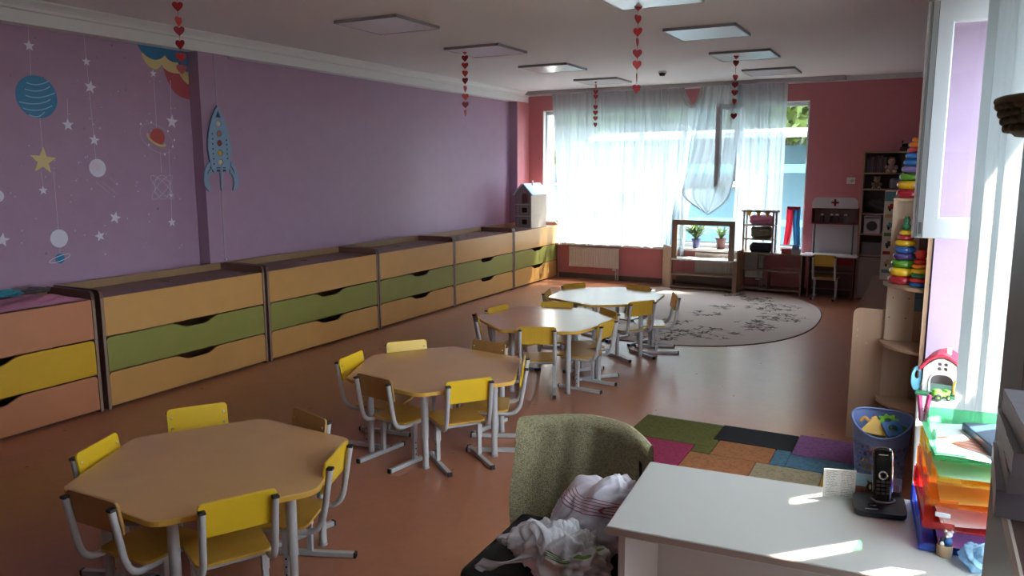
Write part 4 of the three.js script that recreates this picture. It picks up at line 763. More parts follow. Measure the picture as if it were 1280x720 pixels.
// ---------------------------------------------------------------- low cabinet and rounded end shelf by the pier
{
  const t = thing('low_cabinet', 'low wooden cabinet with a clipped corner end panel beside the rounded shelf unit', 'cabinet', [0, 0, 0]);
  const x0 = -0.345, x1 = XR - 0.005, z0 = -5.18, z1 = -6.80, h = 0.825;
  const end = roundPoly([[x0, 0], [x1, 0], [x1, h + 0.012], [x0, h + 0.012]], [0.003, 0.003, 0.003, 0.045]);
  obj('end_panel', extrude(end, 0.02, 0.002).translate(0, 0, z0 - 0.02), M.beech, t); obj('end_panel', extrude(end, 0.02, 0.002).translate(0, 0, z1), M.beech, t);
  obj('top_board', span(x0 + 0.012, x1, h - 0.03, h - 0.01, z1 + 0.02, z0 - 0.02), M.walnut, t);
  obj('back_board', span(x1 - 0.01, x1, 0.03, h, z1 + 0.02, z0 - 0.02), M.walnut, t);
  for (let i = 0; i < 3; i++) { const a = z0 - 0.02 - i * 0.527, b = a - 0.52; const d = obj('door', rbox(0.018, h - 0.09, 0.515, 0.003, x0 + 0.012, h / 2 + 0.005, (a + b) / 2, 1), M.beech, t); obj('knob', new THREE.SphereGeometry(0.014, 10, 8).translate(x0 - 0.008, 0.55, b + 0.07), M.bolt, d); }
  for (const [x, y] of [[-0.315, 0.70], [-0.317, 0.66], [-0.262, 0.62]]) obj('dowel_cap', cyl(0.006, 0.006, 0.002, 0, 0, 0, 10).rotateX(Math.PI / 2).translate(x, y, z0 + 0.001), M.beechPale, t);
}
const SZ = -5.14;      // plane of the tall panel that faces the room
{
  const t = thing('corner_shelf', 'beech end shelf unit with rounded shelves against the lilac pier', 'shelf', [0, 0, 0]);
  obj('back_panel', span(-0.165, -0.015, 0, 1.50, SZ - 0.018, SZ), M.beechPale, t);
  obj('side_panel', span(XR - 0.03, XR - 0.008, 0, 1.50, SZ - 0.018, -4.80), M.beech, t);
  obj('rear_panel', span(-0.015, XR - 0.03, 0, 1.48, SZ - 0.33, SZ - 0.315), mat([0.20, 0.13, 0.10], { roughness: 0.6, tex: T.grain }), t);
  const shelf = (y) => { const s = new THREE.Shape(); s.moveTo(-0.19, 0); s.bezierCurveTo(-0.19, 0.12, -0.08, 0.27, 0.05, 0.30); s.lineTo(0.05, 0); s.closePath(); return extrude(s, 0.02, 0.003, 14).rotateX(Math.PI / 2).translate(0, y, SZ); };
  for (const y of [1.02, 0.66, 0.31]) { const g = shelf(y); obj('shelf_board', g, M.beech, t); }
  obj('shelf_board', span(-0.165, 0.05, 1.495, 1.515, SZ - 0.30, SZ + 0.03), M.beech, t);
  for (const [x, y] of [[-0.13, 0.92], [-0.045, 0.92], [-0.145, 0.80], [-0.055, 0.80]]) obj('screw', cyl(0.004, 0.004, 0.002, 0, 0, 0, 8).rotateX(Math.PI / 2).translate(x, y, SZ + 0.001), M.cap, t);
}
function lidPicture() { return canvasTex(128, 128, (c) => { c.fillStyle = '#6f93a8'; c.fillRect(0, 0, 128, 128); c.fillStyle = '#2c4656'; c.fillRect(0, 70, 128, 58); c.fillStyle = '#c9d6dc'; c.beginPath(); c.ellipse(64, 76, 40, 26, 0, 0, 7); c.fill(); c.fillStyle = '#141b20'; c.beginPath(); c.ellipse(66, 86, 22, 16, 0, 0, 7); c.fill(); }); }
{
  const t = thing('puzzle_box', 'blue picture box standing in the rounded shelf unit', 'box', [-0.0, 0.66, -5.30], 0);
  obj('carton', box(0.05, 0.26, 0.20, 0, 0.13, 0), mat([0.08, 0.15, 0.20]), t); obj('print', quad(0.048, 0.25).translate(0, 0.13, 0.101), mat([1, 1, 1], { tex: lidPicture() }), t, true);
}
// ---------------------------------------------------------------- stacking ring pyramids
const ringCol = { red: [0.45, 0.02, 0.04], orange: [0.80, 0.22, 0.02], yellow: [0.80, 0.50, 0.02], green: [0.10, 0.33, 0.03], dgreen: [0.02, 0.22, 0.10], blue: [0.02, 0.10, 0.36], sky: [0.02, 0.17, 0.55], violet: [0.07, 0.05, 0.20], lilac: [0.22, 0.18, 0.42], brightred: [0.68, 0.03, 0.03] };
const ringMat = {}; for (const k in ringCol) ringMat[k] = mat(ringCol[k], { roughness: 0.18, phys: true, clearcoat: 0.5, clearcoatRoughness: 0.1 });
function pyramid(pos, label, rings, top) {
  const t = thing('ring_pyramid', label, 'toy', pos, 0, 'stacking ring pyramids'); let y = 0;
  for (const [r, h, c] of rings) { const g = lathe([...Array(17)].map((_, i) => { const a = -Math.PI / 2 + i / 16 * Math.PI; return [r - h * 0.55 + h * 0.55 * Math.cos(a), h / 2 + h / 2 * Math.sin(a)]; }).concat([[0.012, h], [0.012, 0], [Math.max(0.013, r - h * 0.55), 0]]), 36).translate(0, y, 0); obj('ring', g, ringMat[c], t); y += h * 0.985; }
  if (top) obj('ball', new THREE.SphereGeometry(top[0], 28, 20).translate(0, y + top[0] * 0.9, 0), ringMat[top[1]], t);
  return t;
}
pyramid([-0.075, 1.516, -5.16], 'tall rainbow ring pyramid standing on top of the rounded shelf unit', [[0.082, 0.052, 'red'], [0.080, 0.050, 'yellow'], [0.070, 0.044, 'green'], [0.062, 0.042, 'lilac'], [0.054, 0.040, 'sky'], [0.046, 0.036, 'sky'], [0.038, 0.032, 'red'], [0.032, 0.03, 'orange']], [0.017, 'orange']);
pyramid([-0.02, 1.516, -4.99 - 0.14 + 0.02 - 0.22], 'second ring pyramid behind the tall one on the shelf unit top', [[0.07, 0.05, 'red'], [0.066, 0.048, 'yellow'], [0.06, 0.044, 'green'], [0.052, 0.04, 'violet'], [0.045, 0.04, 'blue'], [0.04, 0.035, 'blue']], null);
pyramid([-0.085, 1.02, -5.055], 'large dark ring pyramid with green tip on the upper rounded shelf', [[0.080, 0.050, 'red'], [0.076, 0.048, 'yellow'], [0.069, 0.046, 'green'], [0.062, 0.042, 'violet'], [0.058, 0.040, 'blue'], [0.056, 0.034, 'yellow'], [0.046, 0.030, 'red'], [0.036, 0.028, 'yellow'], [0.024, 0.04, 'dgreen'], [0.018, 0.04, 'dgreen']], null);
pyramid([0.002, 1.02, -4.965], 'small bright ring pyramid with a red ball on the upper rounded shelf', [[0.058, 0.026, 'sky'], [0.054, 0.026, 'brightred'], [0.050, 0.026, 'dgreen'], [0.048, 0.028, 'yellow'], [0.044, 0.026, 'orange'], [0.038, 0.026, 'brightred']], [0.031, 'brightred']);
// ---------------------------------------------------------------- printed fabric organiser behind the shelf unit
{
  const tex = canvasTex(128, 512, (c, w, h) => { c.fillStyle = '#cfcfc6'; c.fillRect(0, 0, w, h); const K = ['#5f8c9a', '#a0343a', '#5d8a55', '#b3a27a', '#3a3a44']; c.fillStyle = K[0]; c.fillRect(0, 0, w, 56); for (let i = 0; i < 8; i++) { const y = 78 + i * 54; c.fillStyle = K[(i * 2 + 1) % 5]; if (i % 2) c.fillRect(10, y, w - 20, 20); else { c.fillRect(26, y + 6, 66, 18); c.fillRect(40, y - 6, 34, 14); c.fillStyle = '#222'; for (const x of [42, 80]) { c.beginPath(); c.arc(x, y + 28, 9, 0, 7); c.fill(); } } } });
  const t = thing('fabric_organiser', 'white hanging fabric organiser printed with little cars by the tall shelf panel', 'organiser', [-0.175, 0.99, -5.42], 0);
  obj('pocket_panel', rbox(0.10, 0.56, 0.02, 0.006, 0, 0.28, 0), mat([0.7, 0.7, 0.66], { roughness: 0.9 }), t); obj('print', quad(0.097, 0.55).translate(0, 0.28, 0.0115), mat([1, 1, 1], { roughness: 0.9, tex }), t, true);
}
// ---------------------------------------------------------------- laundry basket with building toys
{
  const t = thing('laundry_basket', 'blue perforated plastic basket of toys on the patchwork rug', 'basket', [-0.125, 0.022, -4.55]);
  const m = mat([0.20, 0.28, 0.55], { roughness: 0.35 });
  const R = (y) => 0.118 + 0.030 * y / 0.33, rim = (a) => 0.305 - 0.040 * Math.sin(a) + 0.018 * Math.cos(2 * a);
  // wall with real oval holes: rows of openings between y = .05 and .22
  const ns = 26, rows = 5, shapeH = 0.22, L = 2 * Math.PI * 0.13;
  const sh = poly([[0, 0], [L, 0], [L, shapeH], [0, shapeH]]);
  for (let r = 0; r < rows; r++) for (let i = 0; i < ns; i++) { const p = new THREE.Path(); p.absellipse(((i + 0.5 * (r % 2) + 0.25) / ns) * L, 0.035 + r * 0.037, 0.0112, 0.0135, 0, 2 * Math.PI, true, 0); sh.holes.push(p); }
  const wg = new THREE.ExtrudeGeometry(sh, { depth: 0.003, bevelEnabled: false, curveSegments: 5 });
  // bend the strip round the basket
  const bend = (g) => { const p = g.attributes.position; for (let i = 0; i < p.count; i++) { const a = p.getX(i) / L * 2 * Math.PI, y = p.getY(i), r = R(y) + p.getZ(i); p.setXYZ(i, r * Math.cos(a), y, r * Math.sin(a)); } g.computeVertexNormals(); return g; };
  // split long triangles first so that the wall follows the circle
  const fine = (g) => { let q = g.index ? g.toNonIndexed() : g; const src = q.attributes.position.array; const out = []; const stack = []; for (let i = 0; i < src.length; i += 9) stack.push(Array.from(src.slice(i, i + 9))); while (stack.length) { const s = stack.pop(); const x = [s[0], s[3], s[6]]; const w = Math.max(...x) - Math.min(...x); if (w < 0.035) { out.push(...s); continue; } const d = [Math.abs(s[0] - s[3]), Math.abs(s[3] - s[6]), Math.abs(s[6] - s[0])], k = d.indexOf(Math.max(...d)); const P = [s.slice(0, 3), s.slice(3, 6), s.slice(6, 9)], A = P[k], B = P[(k + 1) % 3], C = P[(k + 2) % 3], mid = A.map((v, j) => (v + B[j]) / 2); stack.push([...A, ...mid, ...C], [...mid, ...B, ...C]); } const r = new THREE.BufferGeometry(); r.setAttribute('position', new THREE.Float32BufferAttribute(out, 3)); return r; };
  obj('basket_wall', bend(fine(wg)), m, t);
  obj('rim_band', sheet(72, 6, (u, v) => { const a = u * 2 * Math.PI, y = 0.22 + v * (rim(a) - 0.22), r = R(y) + 0.003; return [r * Math.cos(a), y, r * Math.sin(a)]; }), m, t);
  obj('rim', tube([...Array(48)].map((_, i) => { const a = i / 48 * 2 * Math.PI, y = rim(a), r = R(y) + 0.003; return V(r * Math.cos(a), y, r * Math.sin(a)); }), 0.006, 96, 6, true), m, t);
  obj('base', cyl(0.118, 0.116, 0.006, 0, 0.003, 0, 32), m, t);
  // the toys inside: each its own thing
  const put = (name, label, geo, c, x, y, z, rx, ry, rz) => { const o = obj(name, geo, mat(c, { roughness: 0.4 })); o.position.set(-0.125 + x, 0.022 + y, -4.55 + z); o.rotation.set(rx, ry, rz); return tag(o, label, 'toy', 'building toys in the blue basket'); };
  const tri = roundPoly([[-0.075, 0], [0.075, 0], [0, 0.11]], 0.012); put('toy_triangle', 'yellow triangular building toy panel in the blue basket', extrude(tri, 0.012, 0.002), [0.78, 0.45, 0.03], -0.035, 0.235, 0.045, -0.6, 0.2, 0);
  const ringShape = (w, h, k) => { const s = roundPoly([[-w, -h], [w, -h], [w, h], [-w, h]], 0.012), p = new THREE.Path(); p.absellipse(0, 0, w * k, h * k, 0, 2 * Math.PI, true, 0); s.holes.push(p); return extrude(s, 0.012, 0.002); };
  put('toy_brick', 'blue square building toy frame in the blue basket', ringShape(0.05, 0.045, 0.5), [0.03, 0.16, 0.42], 0.055, 0.27, 0.02, -0.9, 0.3, 0.5);
  put('toy_brick', 'green cog shaped building toy in the blue basket', (() => { const s = new THREE.Shape(); for (let i = 0; i < 32; i++) { const a = i / 32 * 2 * Math.PI, r = i % 4 < 2 ? 0.055 : 0.040; s[i ? 'lineTo' : 'moveTo'](r * Math.cos(a), r * Math.sin(a)); } s.closePath(); const p = new THREE.Path(); p.absellipse(0, 0, 0.018, 0.018, 0, 2 * Math.PI, true, 0); s.holes.push(p); return extrude(s, 0.014, 0.002); })(), [0.18, 0.55, 0.05], 0.03, 0.29, -0.04, -1.1, 0, 0.2);
  put('toy_brick', 'orange wavy building toy strip in the blue basket', tube([V(-0.06, 0, 0), V(-0.035, 0.02, 0), V(-0.012, 0, 0.01), V(0.012, 0.02, 0), V(0.035, 0, 0.01), V(0.06, 0.02, 0)], 0.010, 40, 7), [0.80, 0.38, 0.10], -0.05, 0.28, -0.045, -0.2, 0.1, 0.1);
  put('toy_brick', 'dark green building toy plate in the blue basket', ringShape(0.045, 0.03, 0.4), [0.10, 0.28, 0.06], 0.085, 0.265, -0.03, -1.2, 0.5, 0);
  for (let i = 0; i < 9; i++) { const a = i * 2.4, r = 0.075 * Math.sqrt((i + 0.5) / 9); put('toy_block', ['yellow', 'navy', 'red', 'green'][i % 4] + ' toy block lying deep in the blue basket', rbox(0.07, 0.05, 0.06, 0.008), [[0.7, 0.4, 0.05], [0.05, 0.2, 0.5], [0.55, 0.08, 0.05], [0.1, 0.35, 0.1]][i % 4], r * Math.cos(a), 0.05 + 0.045 * (i % 4), r * Math.sin(a), i, i * 1.7, i * 0.6); }
}
// ---------------------------------------------------------------- toy house and tractor on the window bench
{
  const S = 0.54, t = thing('toy_house', 'white toy house with red roof on the window sill', 'toy house', [0.145, S, -4.50], -0.12);
  const wm = mat([0.74, 0.72, 0.70], { roughness: 0.4 }), red = mat([0.62, 0.03, 0.06], { roughness: 0.35 });
  const arch = new THREE.Shape(); arch.moveTo(-0.085, 0); arch.lineTo(0.085, 0); arch.lineTo(0.085, 0.13); arch.bezierCurveTo(0.06, 0.165, 0.03, 0.185, 0, 0.19); arch.bezierCurveTo(-0.03, 0.185, -0.06, 0.165, -0.085, 0.13); arch.closePath();
  const door = new THREE.Path(); door.moveTo(-0.05, 0.012); door.lineTo(-0.05, 0.075); door.bezierCurveTo(-0.045, 0.115, 0.045, 0.115, 0.05, 0.075); door.lineTo(0.05, 0.012); door.closePath();
  const front = arch.clone(); front.holes.push(door); for (const [x, y] of [[-0.014, 0.136], [0.014, 0.136], [-0.014, 0.16], [0.014, 0.16]]) { const k = new THREE.Path(); k.absarc(x, y, 0.0095, 0, 2 * Math.PI, true); front.holes.push(k); }
  obj('front_wall', extrude(front, 0.008, 0.001, 10).translate(0, 0, 0.06), wm, t); obj('back_wall', extrude(arch, 0.006, 0, 10).translate(0, 0, -0.08), wm, t);
  obj('side_wall', [span(-0.085, -0.079, 0, 0.13, -0.08, 0.06), span(0.079, 0.085, 0, 0.13, -0.08, 0.06)], wm, t);
  const rp = [[-0.100, 0.118], [-0.06, 0.168], [-0.03, 0.190], [0, 0.198], [0.03, 0.190], [0.06, 0.168], [0.100, 0.118]]; const rs = new THREE.Shape(); rp.forEach(([x, y], i) => (i ? rs.lineTo(x, y + 0.004) : rs.moveTo(x, y))); [...rp].reverse().forEach(([x, y]) => rs.lineTo(x * 1.04, y + 0.018)); rs.closePath();
  obj('roof', extrude(rs, 0.18, 0.003, 4).translate(0, 0, -0.095), red, t);
  obj('chimney', rbox(0.022, 0.035, 0.022, 0.004, 0.02, 0.222, 0.02), M.white, t);
  obj('door_surround', tube([V(-0.055, 0.01, 0.07), V(-0.055, 0.075, 0.07), V(-0.03, 0.106, 0.07), V(0.03, 0.106, 0.07), V(0.055, 0.075, 0.07), V(0.055, 0.01, 0.07)], 0.0045, 40, 6), wm, t);
  obj('lawn', rbox(0.22, 0.012, 0.07, 0.005, 0, 0.006, 0.095), mat([0.03, 0.20, 0.08], { roughness: 0.5 }), t);
  obj('half_door', span(-0.048, 0.048, 0.014, 0.055, 0.058, 0.064), mat([0.16, 0.26, 0.22], { roughness: 0.5 }), t);
  obj('gate', new THREE.TorusGeometry(0.032, 0.008, 8, 20).scale(0.55, 1.2, 1).rotateY(0.4).translate(0.075, 0.055, 0.10), mat([0.80, 0.40, 0.02], { roughness: 0.35 }), t);
  const sw = new THREE.Shape(); sw.absellipse(0, 0.07, 0.03, 0.065, 0, 2 * Math.PI, false, 0); const sk = new THREE.Path(); sk.absellipse(0, 0.09, 0.012, 0.022, 0, 2 * Math.PI, true, 0); sw.holes.push(sk);
  obj('shutter', extrude(sw, 0.010, 0.002, 14).rotateY(0.6).translate(-0.118, 0.0, 0.055), mat([0.10, 0.30, 0.42], { roughness: 0.4 }), t);
  const c = thing('toy_tractor', 'bright green toy tractor parked before the toy house', 'toy vehicle', [0.135, S, -4.335], 0.6);
  const gm = mat([0.22, 0.62, 0.05], { roughness: 0.3 }), tm = mat([0.03, 0.03, 0.03], { roughness: 0.7 });
  obj('body', [rbox(0.085, 0.024, 0.036, 0.008, 0, 0.030, 0), rbox(0.04, 0.02, 0.03, 0.008, -0.02, 0.047, 0), rbox(0.02, 0.012, 0.034, 0.004, 0.034, 0.044, 0)], gm, c);
  for (const [x, z, r] of [[-0.028, 0.022, 0.019], [-0.028, -0.022, 0.019], [0.028, 0.022, 0.015], [0.028, -0.022, 0.015]]) { const w = obj('wheel', new THREE.TorusGeometry(r - 0.006, 0.006, 8, 18).translate(x, r, z), tm, c); obj('hub', cyl(0.006, 0.006, 0.012, 0, 0, 0, 10).rotateX(Math.PI / 2).translate(x, r, z), gm, w); }
}
// ---------------------------------------------------------------- far wall: radiators, socket
function radiator(x0, x1, label) {
  const t = thing('radiator', label, 'radiator', [0, 0, 0], 0, 'panel radiators below the far window'); const z = ZF + 0.05, y0 = 0.185, y1 = 0.485, m = mat([0.66, 0.60, 0.54], { roughness: 0.4 });
  obj('panel', rbox(x1 - x0, y1 - y0, 0.05, 0.01, (x0 + x1) / 2, (y0 + y1) / 2, z + 0.01), m, t);
  const n = Math.round((x1 - x0) / 0.036); for (let i = 0; i < n; i++) obj('rib', rbox(0.017, y1 - y0 - 0.05, 0.02, 0.006, x0 + (i + 0.5) * (x1 - x0) / n, (y0 + y1) / 2, z + 0.036, 1), m, t);
  obj('grille', span(x0, x1, y1 - 0.004, y1 + 0.004, z - 0.03, z + 0.03), M.white, t);
  obj('pipe', [rod(V(x1 - 0.05, 0, z), V(x1 - 0.05, y0, z), 0.009), rod(V(x1 - 0.015, 0, z), V(x1 - 0.015, y0, z), 0.009)], M.steel, t);
  obj('valve', cyl(0.016, 0.016, 0.05, 0, 0, 0, 12).rotateZ(Math.PI / 2).translate(x1 - 0.075, 0.165, z), M.white, t);
}
radiator(-4.81, -4.0, 'cream ribbed panel radiator under the pleated curtain'); radiator(-2.85, -1.9, 'cream ribbed panel radiator behind the puppet theatre stand');
{ const s = thing('wall_socket', 'white double wall socket on the pink wall above the play pharmacy', 'socket', [-0.87, 1.515, ZF]); obj('plate', rbox(0.10, 0.085, 0.012, 0.004, 0, 0, 0.006), M.white, s); obj('outlet', cyl(0.022, 0.022, 0.006, 0, 0, 0, 18).rotateX(Math.PI / 2).translate(0.016, 0, 0.013), mat([0.45, 0.45, 0.45]), s); }
// ---------------------------------------------------------------- puppet theatre stand
{
  const t = thing('puppet_theatre', 'brown wooden puppet theatre stand with open frame before the far window', 'puppet theatre', [-2.66, 0, -10.66], 0.28 * 0 );
  const w = 0.43, m = mat([0.29, 0.195, 0.14], { roughness: 0.5, tex: T.grain }), y0 = 0.435;
  const fr = poly([[-w, y0], [w, y0], [w, 0.975], [-w, 0.975]]), k = new THREE.Path(); [[-w + 0.075, y0 - 0.01], [-w + 0.075, 0.905], [w - 0.075, 0.905], [w - 0.075, y0 - 0.01]].forEach(([x, y], i) => (i ? k.lineTo(x, y) : k.moveTo(x, y))); k.closePath();
  obj('stage_frame', [span(-w, w, 0.905, 0.975, 0.03, 0.05), span(-w, -w + 0.075, y0, 0.905, 0.03, 0.05), span(w - 0.075, w, y0, 0.905, 0.03, 0.05)], m, t);
  obj('stage_shelf', span(-w + 0.0, w, 0.415, 0.437, -0.22, 0.06), M.white, t);
  obj('side_panel', span(-w - 0.01, -w + 0.008, 0, 0.44, -0.02, 0.06), m, t); obj('side_panel', span(w - 0.008, w + 0.05, 0, 0.435, -0.22, 0.06), m, t);
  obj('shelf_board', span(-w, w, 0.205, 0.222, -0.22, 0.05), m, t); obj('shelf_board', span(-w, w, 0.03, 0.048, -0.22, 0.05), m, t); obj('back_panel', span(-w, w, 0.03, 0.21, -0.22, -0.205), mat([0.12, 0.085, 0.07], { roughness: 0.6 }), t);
  obj('wing_panel', rbox(0.018, 0.60, 0.26, 0.004, 0, 0.30, -0.13, 1).rotateY(0.75).translate(-w - 0.0, 0, 0.03), M.beechPale, t);
  obj('wing_panel', rbox(0.018, 0.56, 0.26, 0.004, 0, 0.30, -0.13, 1).rotateY(-0.2).translate(w + 0.04, 0, 0.03), mat([0.40, 0.25, 0.14], { roughness: 0.5, tex: T.grain }), t);
}
// ---------------------------------------------------------------- house plants on the far sill
function potPlant(pos, label, potC, leafs, spread, hgt, r = 0.055) {
  const t = thing('potted_plant', label, 'plant', pos); obj('pot', lathe([[0, 0], [r * 0.75, 0], [r, r * 1.9], [r * 1.12, r * 1.9], [r * 1.12, r * 2.2], [r * 0.98, r * 2.2], [r * 0.9, r * 1.7], [0, r * 1.7]], 22), mat(potC, { roughness: 0.5 }), t);
  const lm = [mat([0.07, 0.16, 0.05], { phys: true, transmission: 0.3, thickness: 0, roughness: 0.8 }), mat([0.12, 0.22, 0.06], { phys: true, transmission: 0.3, thickness: 0, roughness: 0.8 })];
  for (let i = 0; i < leafs; i++) { const a = rr(0, 6.28), l = rr(0.5, 1), R = spread * l; const top = hgt * rr(0.45, 1), p0 = V(0, r * 1.8, 0), p1 = V(Math.cos(a) * R * 0.4, r * 1.8 + top, Math.sin(a) * R * 0.4), p2 = V(Math.cos(a) * R, r * 1.8 + top * rr(0.55, 1), Math.sin(a) * R); const q = new THREE.QuadraticBezierCurve3(p0, p1, p2), sd = V(-Math.sin(a), 0, Math.cos(a)); obj('leaf', sheet(6, 1, (u, v) => { const c = q.getPoint(u), w = 0.015 * Math.sin(Math.PI * Math.min(1, u * 0.9 + 0.1)); return [c.x + sd.x * w * (v * 2 - 1), c.y, c.z + sd.z * w * (v * 2 - 1)]; }), lm[i % 2], t); }
}
potPlant([at(870, 305, 'z', ZF + 0.02).x, WY0 + 0.03, ZF + 0.02], 'leafy green plant in a violet blue pot on the far window sill', [0.075, 0.085, 0.22], 110, 0.30, 0.30, 0.06);
potPlant([at(900, 305, 'z', ZF + 0.02).x, WY0 + 0.03, ZF - 0.02], 'plant in a dark red pot on the far window sill', [0.14, 0.05, 0.05], 34, 0.18, 0.26, 0.07);
// ---------------------------------------------------------------- low open shelf with doll bunk, bedding and dress-up clothes
{
  const m = mat([0.30, 0.21, 0.155], { roughness: 0.5, tex: T.grain });
  const t = thing('open_shelf', 'low open wooden shelf unit under the narrow curtain panel', 'shelf', [-1.79, 0, -10.80], -0.06);
  const w = 0.42; obj('top_board', span(-w - 0.01, w + 0.01, 0.535, 0.553, -0.17, 0.06), mat([0.42, 0.31, 0.22], { roughness: 0.4, tex: T.grain }), t);
  for (const x of [-w, w - 0.018]) obj('side_panel', span(x, x + 0.018, 0, 0.535, -0.16, 0.05), m, t);
  obj('shelf_board', span(-w, w, 0.305, 0.321, -0.16, 0.045), m, t); obj('shelf_board', span(-w, w, 0.055, 0.071, -0.16, 0.045), m, t); obj('divider', span(-0.03, -0.014, 0.071, 0.305, -0.16, 0.04), m, t);
  const b = thing('doll_bunk', 'wooden ladder style doll bunk with pennants on the open shelf', 'doll bunk', [-1.95, 0.553, -10.80], -0.06);
  const bw = 0.205; for (const x of [-bw, bw - 0.022]) for (const z of [-0.12, 0.04]) obj('post', span(x, x + 0.022, 0, 0.55, z, z + 0.02), m, b);
  for (const y of [0.17, 0.36]) obj('bunk_board', span(-bw, bw, y, y + 0.016, -0.12, 0.06), m, b);
  obj('top_rail', rbox(0.48, 0.022, 0.03, 0.006, 0, 0.555, 0.05), m, b); obj('top_rail', rbox(0.48, 0.022, 0.03, 0.006, 0, 0.555, -0.11), m, b);
  for (let i = 0; i < 3; i++) obj('pennant', extrude(poly([[-0.035, 0], [0.035, 0], [0, -0.07]]), 0.002).translate(-0.12 + i * 0.12, 0.545, 0.065), mat([0.70, 0.42, 0.04], { roughness: 0.8 }), b);
  const soft = (name, label, c, sx, sy, sz, x, y, z, k) => tag(obj(name, crumple(rbox(2 * sx, 2 * sy, 2 * sz, Math.min(sy, sz) * 0.8, 0, 0, 0, 6), 0.025, 10, k).translate(x, y, z), mat(c, { roughness: 0.95 })), label, 'bedding', 'doll bedding in the bunk');
  soft('doll_pillow', 'pink fluffy doll pillow on the top of the bunk', [0.60, 0.22, 0.34], 0.15, 0.065, 0.065, -1.93, 0.995, -10.84, 0.2);
  soft('doll_blanket', 'khaki rolled doll blanket in the middle of the bunk', [0.20, 0.19, 0.13], 0.14, 0.08, 0.065, -1.92, 0.82, -10.84, 0.8);
  soft('doll_blanket', 'dark folded doll blanket at the bottom of the bunk', [0.02, 0.022, 0.03], 0.15, 0.062, 0.065, -1.92, 0.618, -10.84, 0.5);
  const hang = (c, x, label) => { const g = sheet(20, 16, (u, v) => [x + (u - 0.5) * (0.10 - 0.03 * v) + 0.03 * v * v * (x > -1.55 ? 1 : -1), 1.14 - v * 0.48, -10.92 + 0.03 * Math.sin(u * 9 + v * 2), u * 0.1, v * 0.5]); tag(obj('costume', g, mat(c, { phys: true, transmission: 0.35, thickness: 0, roughness: 0.95 }), scene, true), label, 'costume'); };
  hang([0.62, 0.03, 0.06], -1.58, 'bright red dress-up cloth hanging by the bare window strip'); hang([0.03, 0.14, 0.28], -1.50, 'dark blue dress-up cloth hanging next to the red one');
  tag(obj('costume_hook', rbox(0.17, 0.05, 0.03, 0.012, -1.54, 1.15, -10.93), mat([0.28, 0.02, 0.05])), 'dark red hanger rail holding the dress-up cloths', 'hanger');
  const bx = (x, w2, h2, c, label, y = 0.553) => tag(obj('play_box', rbox(w2, h2, 0.08, 0.006, x, y + h2 / 2, -10.80), mat(c, { roughness: 0.5 })), label, 'box', 'boxes on the open shelf');
  bx(-1.58, 0.13, 0.07, [0.34, 0.05, 0.05], 'small red play box on the open shelf'); bx(-1.46, 0.11, 0.06, [0.40, 0.44, 0.50], 'pale play box beside the red one on the open shelf'); bx(-1.47, 0.08, 0.06, [0.10, 0.20, 0.40], 'blue play box on top of the pale one', 0.6145);
  tag(obj('carton', box(0.17, 0.20, 0.10, -2.05, 0.422, -10.90), mat([0.34, 0.30, 0.26], { roughness: 0.8 })), 'plain grey brown carton standing in the open shelf', 'carton');
}
